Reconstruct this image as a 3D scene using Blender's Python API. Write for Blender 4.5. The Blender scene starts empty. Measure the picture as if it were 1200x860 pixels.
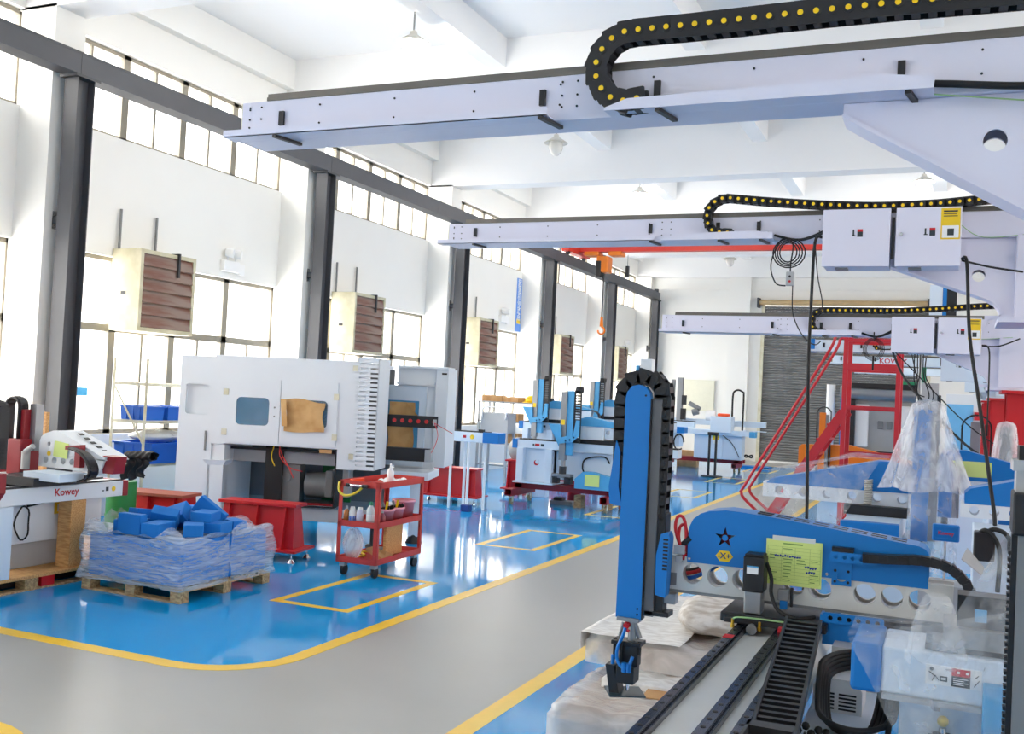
import bpy, math, random
from mathutils import Vector, Matrix, Quaternion
from mathutils.geometry import tessellate_polygon
random.seed(7)
SC = bpy.context.scene
COL = SC.collection
R = math.radians

# ---------------------------------------------------------------- camera
cam = bpy.data.cameras.new('camera')
cam.sensor_fit = 'HORIZONTAL'; cam.sensor_width = 36.0
cam.lens = 36.0 * 1179.2 / 1200.0
cam.clip_start = 0.05; cam.clip_end = 300
camo = bpy.data.objects.new('camera', cam); COL.objects.link(camo)
pitch, yaw, roll = 0.02517, 0.41285, 0.04928
fw = Vector((-math.sin(yaw)*math.cos(pitch), math.cos(yaw)*math.cos(pitch), math.sin(pitch)))
rt = Vector((math.cos(yaw), math.sin(yaw), 0)); up = rt.cross(fw)
r2 = rt*math.cos(roll) + up*math.sin(roll); u2 = -rt*math.sin(roll) + up*math.cos(roll)
m3 = Matrix((r2, u2, -fw)).transposed()
camo.matrix_world = Matrix.Translation((0, 0, 1.8)) @ m3.to_4x4()
SC.camera = camo

# ---------------------------------------------------------------- daylight and exposure
SC.view_settings.view_transform = 'Standard'
SC.view_settings.look = 'None'
SC.view_settings.gamma = 1.0
SC.view_settings.use_curve_mapping = False
SC.view_settings.exposure = 1.15
SKY = 2.6
w = bpy.data.worlds.new('overcast_sky'); SC.world = w; w.use_nodes = True
bg = w.node_tree.nodes['Background']; bg.inputs[0].default_value = (1.0, 0.97, 0.925, 1); bg.inputs[1].default_value = SKY
SC.cycles.transparent_max_bounces = 24
SC.cycles.max_bounces = 10
SC.cycles.diffuse_bounces = 5
SC.cycles.sample_clamp_indirect = 6.0
SC.cycles.caustics_reflective = False
SC.cycles.caustics_refractive = False

XW, XR, YB, YF, ZC = -9.68, 9.2, 32.3, -6.6, 6.8       # wall faces, ceiling
Y0, BAY = 8.2, 4.82                                       # column line, bay length

def window_light(x, y, z, sy, sz, sgn, watt):
    l = bpy.data.lights.new('daylight', 'AREA'); l.shape = 'RECTANGLE'; l.size = sz; l.size_y = sy
    l.energy = watt; l.color = (1.0, 0.968, 0.915)
    o = bpy.data.objects.new('daylight', l); COL.objects.link(o); o.location = (x, y, z)
    o.rotation_euler = (0, -R(90)*sgn, 0)          # shines along +x for sgn=+1
    return o
E_M2 = 9.0
for k in range(-3, 5):
    yc = Y0 + BAY*(k + .5)
    window_light(XW-.75, yc, 5.28, 4.2, 1.3, 1, E_M2*4.2*1.3)
    window_light(XW-.75, yc, 2.1, 4.2, 2.4, 1, E_M2*4.2*2.4)
    window_light(XR+.75, yc, 5.28, 4.2, 1.3, -1, E_M2*.62*4.2*1.3)
    window_light(XR+.75, yc, 2.1, 4.2, 2.4, -1, E_M2*.62*4.2*2.4)

# ---------------------------------------------------------------- materials
def lin(c): return tuple(((v/255)/12.92 if v/255 <= .04045 else ((v/255+.055)/1.055)**2.4) for v in c)
MATS = {}
def mat(name, rgb, rough=.5, metal=0.0, var=.05, scale=8, bump=0.0, bscale=60, spec=.5, rvar=0.0, coat=0.0):
    if name in MATS: return MATS[name]
    m = bpy.data.materials.new(name); m.use_nodes = True; MATS[name] = m
    nt = m.node_tree; b = nt.nodes['Principled BSDF']; N = nt.nodes.new; L = nt.links.new
    c = lin(rgb)
    b.inputs['Roughness'].default_value = rough; b.inputs['Metallic'].default_value = metal
    b.inputs['Specular IOR Level'].default_value = spec
    b.inputs['Coat Weight'].default_value = coat; b.inputs['Coat Roughness'].default_value = .1
    tc = N('ShaderNodeTexCoord'); nz = N('ShaderNodeTexNoise'); nz.inputs['Scale'].default_value = scale; nz.inputs['Detail'].default_value = 4
    L(tc.outputs['Object'], nz.inputs['Vector'])
    mx = N('ShaderNodeMix'); mx.data_type = 'RGBA'
    mx.inputs[6].default_value = tuple(max(0, v*(1-var*1.6)) for v in c)+(1,)
    mx.inputs[7].default_value = tuple(min(1, v*(1+var)) for v in c)+(1,)
    L(nz.outputs['Fac'], mx.inputs[0]); L(mx.outputs[2], b.inputs['Base Color'])
    if rvar:
        mr = N('ShaderNodeMapRange'); mr.inputs[3].default_value = max(0, rough-rvar); mr.inputs[4].default_value = rough+rvar
        L(nz.outputs['Fac'], mr.inputs[0]); L(mr.outputs[0], b.inputs['Roughness'])
    if bump:
        n2 = N('ShaderNodeTexNoise'); n2.inputs['Scale'].default_value = bscale; L(tc.outputs['Object'], n2.inputs['Vector'])
        bp = N('ShaderNodeBump'); bp.inputs['Strength'].default_value = bump; bp.inputs['Distance'].default_value = .01
        L(n2.outputs['Fac'], bp.inputs['Height']); L(bp.outputs[0], b.inputs['Normal'])
    return m
def film(name, tint, lo, hi, scale=(6, 6, 6), rough=.12, bump=.6):
    """clear plastic wrap: see-through with milky folds and glints"""
    m = bpy.data.materials.new(name); m.use_nodes = True; MATS[name] = m
    nt = m.node_tree; N = nt.nodes.new; L = nt.links.new; out = nt.nodes['Material Output']; b = nt.nodes['Principled BSDF']
    b.inputs['Base Color'].default_value = lin(tint)+(1,); b.inputs['Roughness'].default_value = rough; b.inputs['Specular IOR Level'].default_value = .8
    tc = N('ShaderNodeTexCoord'); mp = N('ShaderNodeMapping'); mp.inputs['Scale'].default_value = scale; L(tc.outputs['Object'], mp.inputs[0])
    nz = N('ShaderNodeTexNoise'); nz.inputs['Scale'].default_value = 1.6; nz.inputs['Detail'].default_value = 6; nz.inputs['Distortion'].default_value = 1.2
    L(mp.outputs[0], nz.inputs['Vector'])
    mr = N('ShaderNodeMapRange'); mr.inputs[1].default_value = .35; mr.inputs[2].default_value = .7; mr.inputs[3].default_value = lo; mr.inputs[4].default_value = hi
    L(nz.outputs['Fac'], mr.inputs[0])
    tr = N('ShaderNodeBsdfTransparent'); mx = N('ShaderNodeMixShader')
    L(mr.outputs[0], mx.inputs[0]); L(tr.outputs[0], mx.inputs[1]); L(b.outputs[0], mx.inputs[2]); L(mx.outputs[0], out.inputs['Surface'])
    bp = N('ShaderNodeBump'); bp.inputs['Strength'].default_value = bump; bp.inputs['Distance'].default_value = .02
    L(nz.outputs['Fac'], bp.inputs['Height']); L(bp.outputs[0], b.inputs['Normal'])
    return m
def glass(name, rgb, fac):
    m = bpy.data.materials.new(name); m.use_nodes = True; MATS[name] = m
    nt = m.node_tree; N = nt.nodes.new; L = nt.links.new; out = nt.nodes['Material Output']; b = nt.nodes['Principled BSDF']
    b.inputs['Base Color'].default_value = lin(rgb)+(1,); b.inputs['Roughness'].default_value = .05
    tc = N('ShaderNodeTexCoord'); nz = N('ShaderNodeTexNoise'); nz.inputs['Scale'].default_value = 3; L(tc.outputs['Object'], nz.inputs['Vector'])
    mr = N('ShaderNodeMapRange'); mr.inputs[3].default_value = fac*.7; mr.inputs[4].default_value = fac*1.3; L(nz.outputs['Fac'], mr.inputs[0])
    tr = N('ShaderNodeBsdfTransparent'); mx = N('ShaderNodeMixShader'); L(mr.outputs[0], mx.inputs[0])
    L(tr.outputs[0], mx.inputs[1]); L(b.outputs[0], mx.inputs[2]); L(mx.outputs[0], out.inputs['Surface'])
    return m
def lamp_mat(name, rgb, s):
    m = bpy.data.materials.new(name); m.use_nodes = True; MATS[name] = m
    b = m.node_tree.nodes['Principled BSDF']; b.inputs['Emission Color'].default_value = lin(rgb)+(1,); b.inputs['Emission Strength'].default_value = s
    return m
def ramp_mat(name, c1, c2, scale, rough=.6, bump=.2, stretch=(1, 1, 1), lo=.4, hi=.6, metal=0.0):
    m = bpy.data.materials.new(name); m.use_nodes = True; MATS[name] = m
    nt = m.node_tree; N = nt.nodes.new; L = nt.links.new; b = nt.nodes['Principled BSDF']
    b.inputs['Roughness'].default_value = rough; b.inputs['Metallic'].default_value = metal
    tc = N('ShaderNodeTexCoord'); mp = N('ShaderNodeMapping'); mp.inputs['Scale'].default_value = stretch; L(tc.outputs['Object'], mp.inputs[0])
    nz = N('ShaderNodeTexNoise'); nz.inputs['Scale'].default_value = scale; nz.inputs['Detail'].default_value = 5; L(mp.outputs[0], nz.inputs['Vector'])
    cr = N('ShaderNodeValToRGB'); cr.color_ramp.elements[0].position = lo; cr.color_ramp.elements[1].position = hi
    cr.color_ramp.elements[0].color = lin(c1)+(1,); cr.color_ramp.elements[1].color = lin(c2)+(1,)
    L(nz.outputs['Fac'], cr.inputs[0]); L(cr.outputs[0], b.inputs['Base Color'])
    bp = N('ShaderNodeBump'); bp.inputs['Strength'].default_value = bump; bp.inputs['Distance'].default_value = .005
    L(nz.outputs['Fac'], bp.inputs['Height']); L(bp.outputs[0], b.inputs['Normal'])
    return m

WALL = mat('wall_paint', (238, 237, 233), .8, var=.02, scale=1.5, bump=.05)
CEIL = mat('ceiling_paint', (240, 240, 240), .85, var=.015, scale=1.0)
FGREY = mat('floor_grey_epoxy', (164, 164, 160), .32, var=.12, scale=1.1, bump=.02, bscale=14, rvar=.08)
FBLUE = mat('floor_blue_epoxy', (14, 156, 226), .075, var=.08, scale=.8, bump=.03, bscale=4, rvar=.03, spec=.6)
YEL = mat('floor_yellow_paint', (244, 198, 40), .3, var=.06, scale=12)
STEEL = mat('runway_grey_paint', (76, 77, 82), .55, var=.10, scale=4)
STEELD = mat('dark_steel', (58, 60, 64), .5, var=.1)
ALU = mat('aluminium', (150, 152, 155), .38, .7, var=.05)
ALUW = mat('window_frame_aluminium', (150, 143, 128), .5, 0, var=.08)
GLASS = glass('window_glass', (225, 232, 236), .10)
LILAC = mat('gantry_white_paint', (222, 222, 238), .38, var=.015, scale=3)
WHITE = mat('machine_white_paint', (226, 231, 236), .42, var=.015, scale=3)
WHITE2 = mat('cold_white_paint', (212, 226, 240), .4, var=.02, scale=3)
PURE = mat('bright_white_plastic', (240, 240, 240), .4, var=.01)
BLACK = mat('black_plastic', (26, 26, 30), .45, var=.15)
BLACK2 = mat('matt_black_rubber', (20, 20, 22), .65, var=.15)
RED = mat('red_enamel', (196, 26, 34), .35, var=.06, scale=5)
REDL = mat('ladder_red_enamel', (190, 34, 46), .35, var=.05)
REDT = mat('trolley_red_paint', (196, 58, 52), .45, var=.06)
REDC = mat('crane_red_paint', (216, 62, 50), .45, var=.05)
DRED = mat('dark_red_cover', (142, 20, 34), .4, var=.05)
BLUE = mat('robot_blue_paint', (0, 116, 194), .42, var=.03, scale=6, bump=.02, bscale=300)
BLUEL = mat('light_blue_paint', (80, 164, 214), .42, var=.03)
BINB = mat('blue_bin_plastic', (30, 106, 212), .4, var=.04)
FOAM = mat('blue_foam', (0, 116, 200), .75, var=.06, bump=.1, bscale=80)
ORANGE = mat('orange_paint', (232, 124, 18), .4, var=.03)
GREEN = mat('green_paint', (24, 128, 62), .5, var=.08)
YELP = mat('yellow_plastic', (246, 204, 10), .4, var=.03)
YELS = mat('yellow_sticker', (238, 200, 30), .5, var=.04)
PAPERG = mat('green_form_paper', (212, 230, 138), .7, var=.03)
PAPERW = mat('white_paper', (238, 240, 240), .7, var=.02)
INK = mat('printed_ink', (48, 56, 60), .7, var=.1)
INKB = mat('blue_ink', (40, 70, 150), .7, var=.1)
INKR = mat('red_print', (196, 30, 44), .6, var=.05)
PINK = mat('pink_plastic', (255, 174, 192), .4, var=.04)
CHROME = mat('chrome', (215, 216, 218), .15, 1.0, var=.03)
GREYP = mat('grey_panel', (176, 178, 180), .45, var=.04)
MIDG = mat('mid_grey', (128, 130, 132), .45, .2, var=.06)
WOOD = ramp_mat('plywood', (196, 142, 84), (220, 172, 112), 6, stretch=(2, 14, 14), rough=.65)
WOODP = ramp_mat('pallet_wood', (150, 120, 84), (196, 166, 122), 5, stretch=(3, 10, 10), rough=.75)
CARD = ramp_mat('brown_cardboard', (186, 140, 92), (204, 160, 110), 5, rough=.8, bump=.1)
KRAFT = ramp_mat('kraft_paper', (196, 150, 92), (214, 172, 116), 5, rough=.8, bump=.3)
RUST = ramp_mat('rusty_louvre', (120, 80, 66), (140, 120, 110), 3, rough=.7, bump=.03, stretch=(1, .5, 4), lo=.38, hi=.62)
GALV = ramp_mat('cream_sheet_metal', (206, 200, 172), (222, 218, 196), 4, rough=.5, bump=.05)
SHUT = ramp_mat('shutter_steel', (104, 106, 108), (132, 133, 134), 1.0, rough=.5, bump=.1, stretch=(1, 1, 4), lo=.3, hi=.7, metal=.3)
BROWNR = mat('rail_brown_steel', (116, 112, 106), .4, .6, var=.1)
FILM = film('clear_plastic_film', (240, 243, 247), .07, .34, (7, 7, 7), rough=.08, bump=1.0)
FILMH = film('milky_plastic_film', (240, 242, 246), .22, .58, (9, 9, 3), rough=.12, bump=1.0)
FILMW = film('packing_film', (238, 236, 232), .46, .74, (3, 11, 4), rough=.18, bump=.45)
FILMS = film('stretch_wrap', (224, 234, 246), .22, .55, (3, 3, 26), rough=.14, bump=.9)
FILMT = film('loose_top_film', (236, 240, 246), .35, .8, (6, 6, 6), rough=.12, bump=.9)
FANM = ramp_mat('fan_box_cream', (186, 180, 150), (204, 198, 172), 4, rough=.5, bump=.05)
FOAMW = ramp_mat('white_foam_sheet', (216, 212, 206), (238, 236, 232), 4, rough=.6, bump=.6, stretch=(3, 8, 3))
TINT = glass('tinted_glass', (40, 120, 160), .4)
WGLASS = glass('clear_glass', (150, 190, 210), .3)

# ---------------------------------------------------------------- mesh builder
class M:
    def __init__(s): s.v = []; s.f = []; s.mi = []; s.sm = []; s.c = 0; s.xf = None
    def add(s, vs, fs, smooth=False):
        n = len(s.v)
        if s.xf is not None: vs = [tuple(s.xf @ Vector(p)) for p in vs]
        s.v += [tuple(p) for p in vs]
        for f in fs: s.f.append(tuple(i+n for i in f)); s.mi.append(s.c); s.sm.append(smooth)
        return s
    def m(s, c): s.c = c; return s
    def box(s, x0, x1, y0, y1, z0, z1):
        return s.add([(x, y, z) for x in (x0, x1) for y in (y0, y1) for z in (z0, z1)],
                     [(0, 1, 3, 2), (4, 6, 7, 5), (0, 4, 5, 1), (2, 3, 7, 6), (0, 2, 6, 4), (1, 5, 7, 3)])
    def cb(s, c, d, rot=None):
        vs = [Vector((a*d[0]/2, b*d[1]/2, e*d[2]/2)) for a in (-1, 1) for b in (-1, 1) for e in (-1, 1)]
        if rot is not None: vs = [rot @ p for p in vs]
        return s.add([p+Vector(c) for p in vs], [(0, 1, 3, 2), (4, 6, 7, 5), (0, 4, 5, 1), (2, 3, 7, 6), (0, 2, 6, 4), (1, 5, 7, 3)])
    def bar(s, p, q, w, h, upv=(0, 0, 1)):
        p = Vector(p); q = Vector(q); d = (q-p); L = d.length; d.normalize()
        a = d.cross(Vector(upv))
        if a.length < 1e-4: a = d.cross(Vector((0, 1, 0)))
        a.normalize(); b = a.cross(d)
        vs = [p+d*L*t+a*(i*w/2)+b*(j*h/2) for t in (0, 1) for i in (-1, 1) for j in (-1, 1)]
        return s.add(vs, [(0, 1, 3, 2), (4, 6, 7, 5), (0, 4, 5, 1), (2, 3, 7, 6), (0, 2, 6, 4), (1, 5, 7, 3)])
    def cyl(s, p, q, r, n=14, r2=None, caps=True):
        p = Vector(p); q = Vector(q); d = (q-p).normalized(); r2 = r if r2 is None else r2
        a = d.orthogonal().normalized(); b = d.cross(a)
        cs = [(math.cos(2*math.pi*i/n), math.sin(2*math.pi*i/n)) for i in range(n)]
        vs = [p+(a*c+b*e)*r for c, e in cs]+[q+(a*c+b*e)*r2 for c, e in cs]
        s.add(vs, [(i, (i+1) % n, n+(i+1) % n, n+i) for i in range(n)], True)
        if caps: s.add(vs, [tuple(range(n-1, -1, -1)), tuple(range(n, 2*n))])
        return s
    def tube(s, pts, r, n=7, closed=False):
        pts = [Vector(p) for p in pts]; k = len(pts); vs = []; pa = None
        for i, p in enumerate(pts):
            if closed: d = pts[(i+1) % k]-pts[i-1]
            else: d = pts[min(i+1, k-1)]-pts[max(i-1, 0)]
            d = d.normalized() if d.length > 1e-9 else Vector((0, 0, 1))
            a = (pa-d*pa.dot(d)) if pa is not None else d.orthogonal()
            if a.length < 1e-5: a = d.orthogonal()
            a.normalize(); pa = a; b = d.cross(a)
            vs += [p+(a*math.cos(2*math.pi*j/n)+b*math.sin(2*math.pi*j/n))*r for j in range(n)]
        fs = [(i*n+j, i*n+(j+1) % n, (i+1)*n+(j+1) % n, (i+1)*n+j) for i in range(k-1) for j in range(n)]
        if closed: fs += [((k-1)*n+j, (k-1)*n+(j+1) % n, (j+1) % n, j) for j in range(n)]
        else: fs += [tuple(range(n-1, -1, -1)), tuple(range((k-1)*n, k*n))]
        return s.add(vs, fs, True)
    def plate(s, outer, holes, ax, a0, a1):
        """polygon (with holes) extruded along axis ax from a0 to a1; 2-D coords are the two other axes in order"""
        def P(u, v, a): return (a, u, v) if ax == 'x' else ((u, a, v) if ax == 'y' else (u, v, a))
        loops = [outer]+list(holes); flat = [p for l in loops for p in l]; n = len(flat)
        tri = tessellate_polygon([[Vector((p[0], p[1], 0)) for p in l] for l in loops]) if holes or len(outer) > 4 else [tuple(range(len(outer)))]
        vs = [P(p[0], p[1], a0) for p in flat]+[P(p[0], p[1], a1) for p in flat]
        fs = [tuple(t) for t in tri]+[tuple(i+n for i in reversed(t)) for t in tri]
        o = 0
        s.add(vs, fs)
        for l in loops:
            k = len(l); s.add([P(p[0], p[1], a0) for p in l]+[P(p[0], p[1], a1) for p in l], [(i, (i+1) % k, k+(i+1) % k, k+i) for i in range(k)], len(l) > 9 and l is not outer)
        return s
    def ball(s, c, r, n=10, sz=1.0, z0=-1.0):
        vs = []; fs = []; k = max(4, n//2); c = Vector(c)
        a0 = math.asin(z0)
        for i in range(k+1):
            t = a0+(math.pi/2-a0)*i/k
            for j in range(n): vs.append(c+Vector((math.cos(t)*math.cos(2*math.pi*j/n)*r, math.cos(t)*math.sin(2*math.pi*j/n)*r, math.sin(t)*r*sz)))
        for i in range(k):
            for j in range(n): fs.append((i*n+j, i*n+(j+1) % n, (i+1)*n+(j+1) % n, (i+1)*n+j))
        fs.append(tuple(range(n-1, -1, -1)))
        return s.add(vs, fs, True)
    def lathe(s, prof, c=(0, 0, 0), n=16, smooth=True):
        vs = []; fs = []
        for r, z in prof:
            for j in range(n): vs.append((c[0]+r*math.cos(2*math.pi*j/n), c[1]+r*math.sin(2*math.pi*j/n), c[2]+z))
        for i in range(len(prof)-1):
            for j in range(n): fs.append((i*n+j, i*n+(j+1) % n, (i+1)*n+(j+1) % n, (i+1)*n+j))
        return s.add(vs, fs, smooth)
    def grid(s, fn, nu, nv, smooth=True):
        vs = [fn(i/nu, j/nv) for i in range(nu+1) for j in range(nv+1)]
        return s.add(vs, [(i*(nv+1)+j, (i+1)*(nv+1)+j, (i+1)*(nv+1)+j+1, i*(nv+1)+j+1) for i in range(nu) for j in range(nv)], smooth)
def circ(cx, cy, r, n=16, sy=1.0): return [(cx+r*math.cos(2*math.pi*i/n), cy+r*sy*math.sin(2*math.pi*i/n)) for i in range(n)]
def rrect(x0, x1, z0, z1, r, n=3):
    o = []
    for cx, cz, a in ((x1-r, z1-r, 0), (x0+r, z1-r, 90), (x0+r, z0+r, 180), (x1-r, z0+r, 270)):
        for i in range(n+1): t = R(a+90*i/n); o.append((cx+r*math.cos(t), cz+r*math.sin(t)))
    return o
def rect(x0, x1, z0, z1): return [(x0, z0), (x1, z0), (x1, z1), (x0, z1)]

def mesh_data(name, b, mats):
    me = bpy.data.meshes.new(name); me.from_pydata(b.v, [], b.f)
    for mm in (mats if isinstance(mats, (list, tuple)) else [mats]): me.materials.append(mm)
    me.polygons.foreach_set('material_index', b.mi); me.polygons.foreach_set('use_smooth', b.sm); me.update()
    return me
def link(name, me, parent=None, loc=(0, 0, 0), rot=(0, 0, 0)):
    o = bpy.data.objects.new(name, me); COL.objects.link(o); o.location = loc; o.rotation_euler = rot
    if parent is not None: o.parent = parent
    return o
def tag(o, label, cat, group=None):
    o['label'] = label; o['category'] = cat
    if group: o['group'] = group
    return o
def bevel(o, wd, seg=2):
    md = o.modifiers.new('bevel', 'BEVEL'); md.width = wd; md.segments = seg; md.limit_method = 'ANGLE'; md.angle_limit = R(40)
    return o
def thing(name, label, cat, loc=(0, 0, 0), rz=0, group=None):
    o = bpy.data.objects.new(name, None); COL.objects.link(o); o.empty_display_size = .1
    o.location = loc; o.rotation_euler = (0, 0, rz); tag(o, label, cat, group); return o
def part(T, name, b, mats, label=None, w=False, bv=0, kind=None):
    """child mesh of T; w=True: the builder holds world coordinates (T unrotated, at top level)"""
    if w:
        q = T; off = Vector((0, 0, 0))
        while q is not None: off += q.location; q = q.parent
        b.v = [(p[0]-off[0], p[1]-off[1], p[2]-off[2]) for p in b.v]
    o = link(name, mesh_data(name, b, mats), T)
    if label: o['label'] = label
    if kind: o['kind'] = kind
    if bv: bevel(o, bv)
    return o
def one(name, label, cat, b, mats, group=None, bv=0, stuff=False):
    """a thing that is a single mesh built in world coordinates; its origin goes to the middle of its base"""
    xs = [p[0] for p in b.v]; ys = [p[1] for p in b.v]; zs = [p[2] for p in b.v]
    c = ((min(xs)+max(xs))/2, (min(ys)+max(ys))/2, min(zs))
    b.v = [(p[0]-c[0], p[1]-c[1], p[2]-c[2]) for p in b.v]
    o = link(name, mesh_data(name, b, mats), None, c)
    tag(o, label, cat, group)
    if stuff: o['kind'] = 'stuff'
    if bv: bevel(o, bv)
    return o
def struct(name, b, mats, parent=None, bv=0):
    o = link(name, mesh_data(name, b, mats), parent)
    if parent is None: o['kind'] = 'structure'
    if bv: bevel(o, bv)
    return o
def copy_tree(o, loc=None, rz=None, label=None, parent=None):
    c = o.copy(); COL.objects.link(c); c.parent = parent
    if loc is not None: c.location = loc
    if rz is not None: c.rotation_euler = (0, 0, rz)
    if label: c['label'] = label
    for ch in list(o.children): copy_tree(ch, parent=c)
    return c
def text(T, name, s, size, mt, loc, rot, label=None, align='CENTER', ext=.0006, sx=1.0, shear=0.0, bold=0.0):
    cu = bpy.data.curves.new(name, 'FONT'); cu.body = s; cu.size = size; cu.align_x = align; cu.align_y = 'CENTER'
    cu.extrude = ext; cu.shear = shear; cu.resolution_u = 2; cu.offset = bold*size
    t = bpy.data.objects.new(name, cu); COL.objects.link(t)
    bpy.context.view_layer.update()
    me = bpy.data.meshes.new_from_object(t.evaluated_get(bpy.context.evaluated_depsgraph_get()))
    bpy.data.objects.remove(t); bpy.data.curves.remove(cu)
    me.name = name; me.materials.clear(); me.materials.append(mt)
    o = link(name, me, T, loc, rot); o.scale = (sx, 1, 1)
    if label: o['label'] = label
    return o
FRONT = (R(90), 0, 0)                    # text facing -y
FACEX = (R(90), 0, R(90))                # text facing +x
def smooth_path(pts, n=6):
    P = [Vector(p) for p in pts]; o = []
    for i in range(len(P)-1):
        a, b, c, d = P[max(i-1, 0)], P[i], P[i+1], P[min(i+2, len(P)-1)]
        for j in range(n):
            t = j/n; o.append(.5*((2*b)+(c-a)*t+(2*a-5*b+4*c-d)*t*t+(3*b-a-3*c+d)*t**3))
    o.append(P[-1]); return o
def resample(P, step):
    out = [P[0].copy()]; acc = 0
    for i in range(len(P)-1):
        a, b = P[i], P[i+1]; L = (b-a).length; t = step-acc
        while t <= L: out.append(a.lerp(b, t/L)); t += step
        acc = L-(t-step)
    return out

# ================================================================ the hall
b = M().box(XW-.4, XR+.4, YF-.4, YB+.4, -.3, 0)
struct('floor', b, FGREY)
def zone(pts, r, name, z1):
    """painted floor area with rounded corners where r>0"""
    out = []
    n = len(pts)
    for i, p in enumerate(pts):
        p = Vector(p); rr = r[i]
        if rr <= 0: out.append(tuple(p)); continue
        a = (Vector(pts[i-1])-p).normalized(); c = (Vector(pts[(i+1) % n])-p).normalized()
        q0 = p+a*rr; q1 = p+c*rr; cc = p+a*rr+c*rr
        for j in range(9):
            t = j/8*math.pi/2; out.append(tuple(cc-c*rr*math.cos(t)-a*rr*math.sin(t)))
    return out
def ring(outer, inner): return outer, inner
def off_zone(x0, x1, y0, y1, rads, name, lw=.12, parent=None):
    """blue paint with a yellow border line on all four sides"""
    o = zone([(x0, y0), (x1, y0), (x1, y1), (x0, y1)], rads, name, 0)
    i = zone([(x0+lw, y0+lw), (x1-lw, y0+lw), (x1-lw, y1-lw), (x0+lw, y1-lw)], [max(0, q-lw) if q else 0 for q in rads], name, 0)
    struct('floor_blue_area', M().plate(i, [], 'z', -.01, .0015), FBLUE)
    struct('floor_line', M().plate(o, [i], 'z', -.01, .002), YEL)
off_zone(XW-.3, -3.80, 4.93, 30.4, [0, .62, 0, 0], 'left')
off_zone(-2.36, 2.4, -5.5, 30.4, [.5, 0, 0, .5], 'right')
off_zone(XW-.3, -3.78, -5.5, 3.72, [0, .5, .62, 0], 'near')
def lines(x0, x1, y0, y1, lw=.08):
    struct('floor_line', M().plate(rect(x0, x1, y0, y1), [rect(x0+lw, x1-lw, y0+lw, y1-lw)], 'z', -.008, .0025), YEL)
for y0, y1 in ((6.83, 8.36), (10.72, 12.34), (14.5, 16.1), (18.6, 20.2), (22.6, 24.4), (27.0, 28.6)): lines(-5.06, -4.30, y0, y1)

# walls ---------------------------------------------------------
def wall_x(name, xa, xb):
    b = M()
    cells = []
    for k in range(-3, 5):
        y0 = Y0+BAY*k+.32; y1 = Y0+BAY*(k+1)-.14
        cells.append((y0, y1))
    ya = YF
    for y0, y1 in cells:
        b.box(xa, xb, ya, y0, 0, ZC)
        b.box(xa, xb, y0, y1, 0, 1.03); b.box(xa, xb, y0, y1, 3.25, 4.74); b.box(xa, xb, y0, y1, 5.84, ZC)
        ya = y1
    b.box(xa, xb, ya, YB, 0, ZC)
    struct(name, b, WALL)
wall_x('wall_left', XW-.24, XW)
wall_x('wall_right', XR, XR+.24)
b = M()
b.box(XW-.24, -5.55, YB, YB+.24, 0, ZC); b.box(-.65, XR+.24, YB, YB+.24, 0, ZC); b.box(-5.55, -.65, YB, YB+.24, 4.95, ZC)
struct('wall_back', b, WALL)
b = M()
b.box(XW-.24, XR+.24, YF-.24, YF, 0, ZC)
struct('wall_front', b, WALL)
b = M().box(XW-.4, XR+.4, YF-.4, YB+.4, ZC, ZC+.25)
struct('ceiling', b, CEIL)
n = 0
for k in range(-3, 6):
    yc = Y0+BAY*k
    struct('ceiling_beam', M().box(XW-.1, XR+.1, yc-.2, yc+.22, 5.82, ZC+.05), CEIL)
    for sx in (0, 1):
        b = M().box(XW-.05, -9.2, yc-.2, yc+.22, 0, 5.85) if sx == 0 else M().box(8.72, XR+.05, yc-.2, yc+.22, 0, 5.85)
        struct('pillar', b, WALL)
for x in (-6.2, -3.35, -.5, 2.35, 5.2): struct('ceiling_rib', M().box(x, x+.26, YF, YB, 6.38, ZC+.05), CEIL)
for xa, xb, nm in ((XW, XW+.14, 'lintel'), (XR-.14, XR, 'lintel')): struct('wall_lintel', M().box(xa-.02, xb, YF, YB, 6.34, ZC+.05), WALL)
struct('back_pilaster', M().box(-6.62, -5.95, YB-.16, YB+.02, 0, ZC), WALL)
struct('back_ledge', M().box(XW, XR, YB-.05, YB+.02, 5.42, 5.47), WALL)

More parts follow.
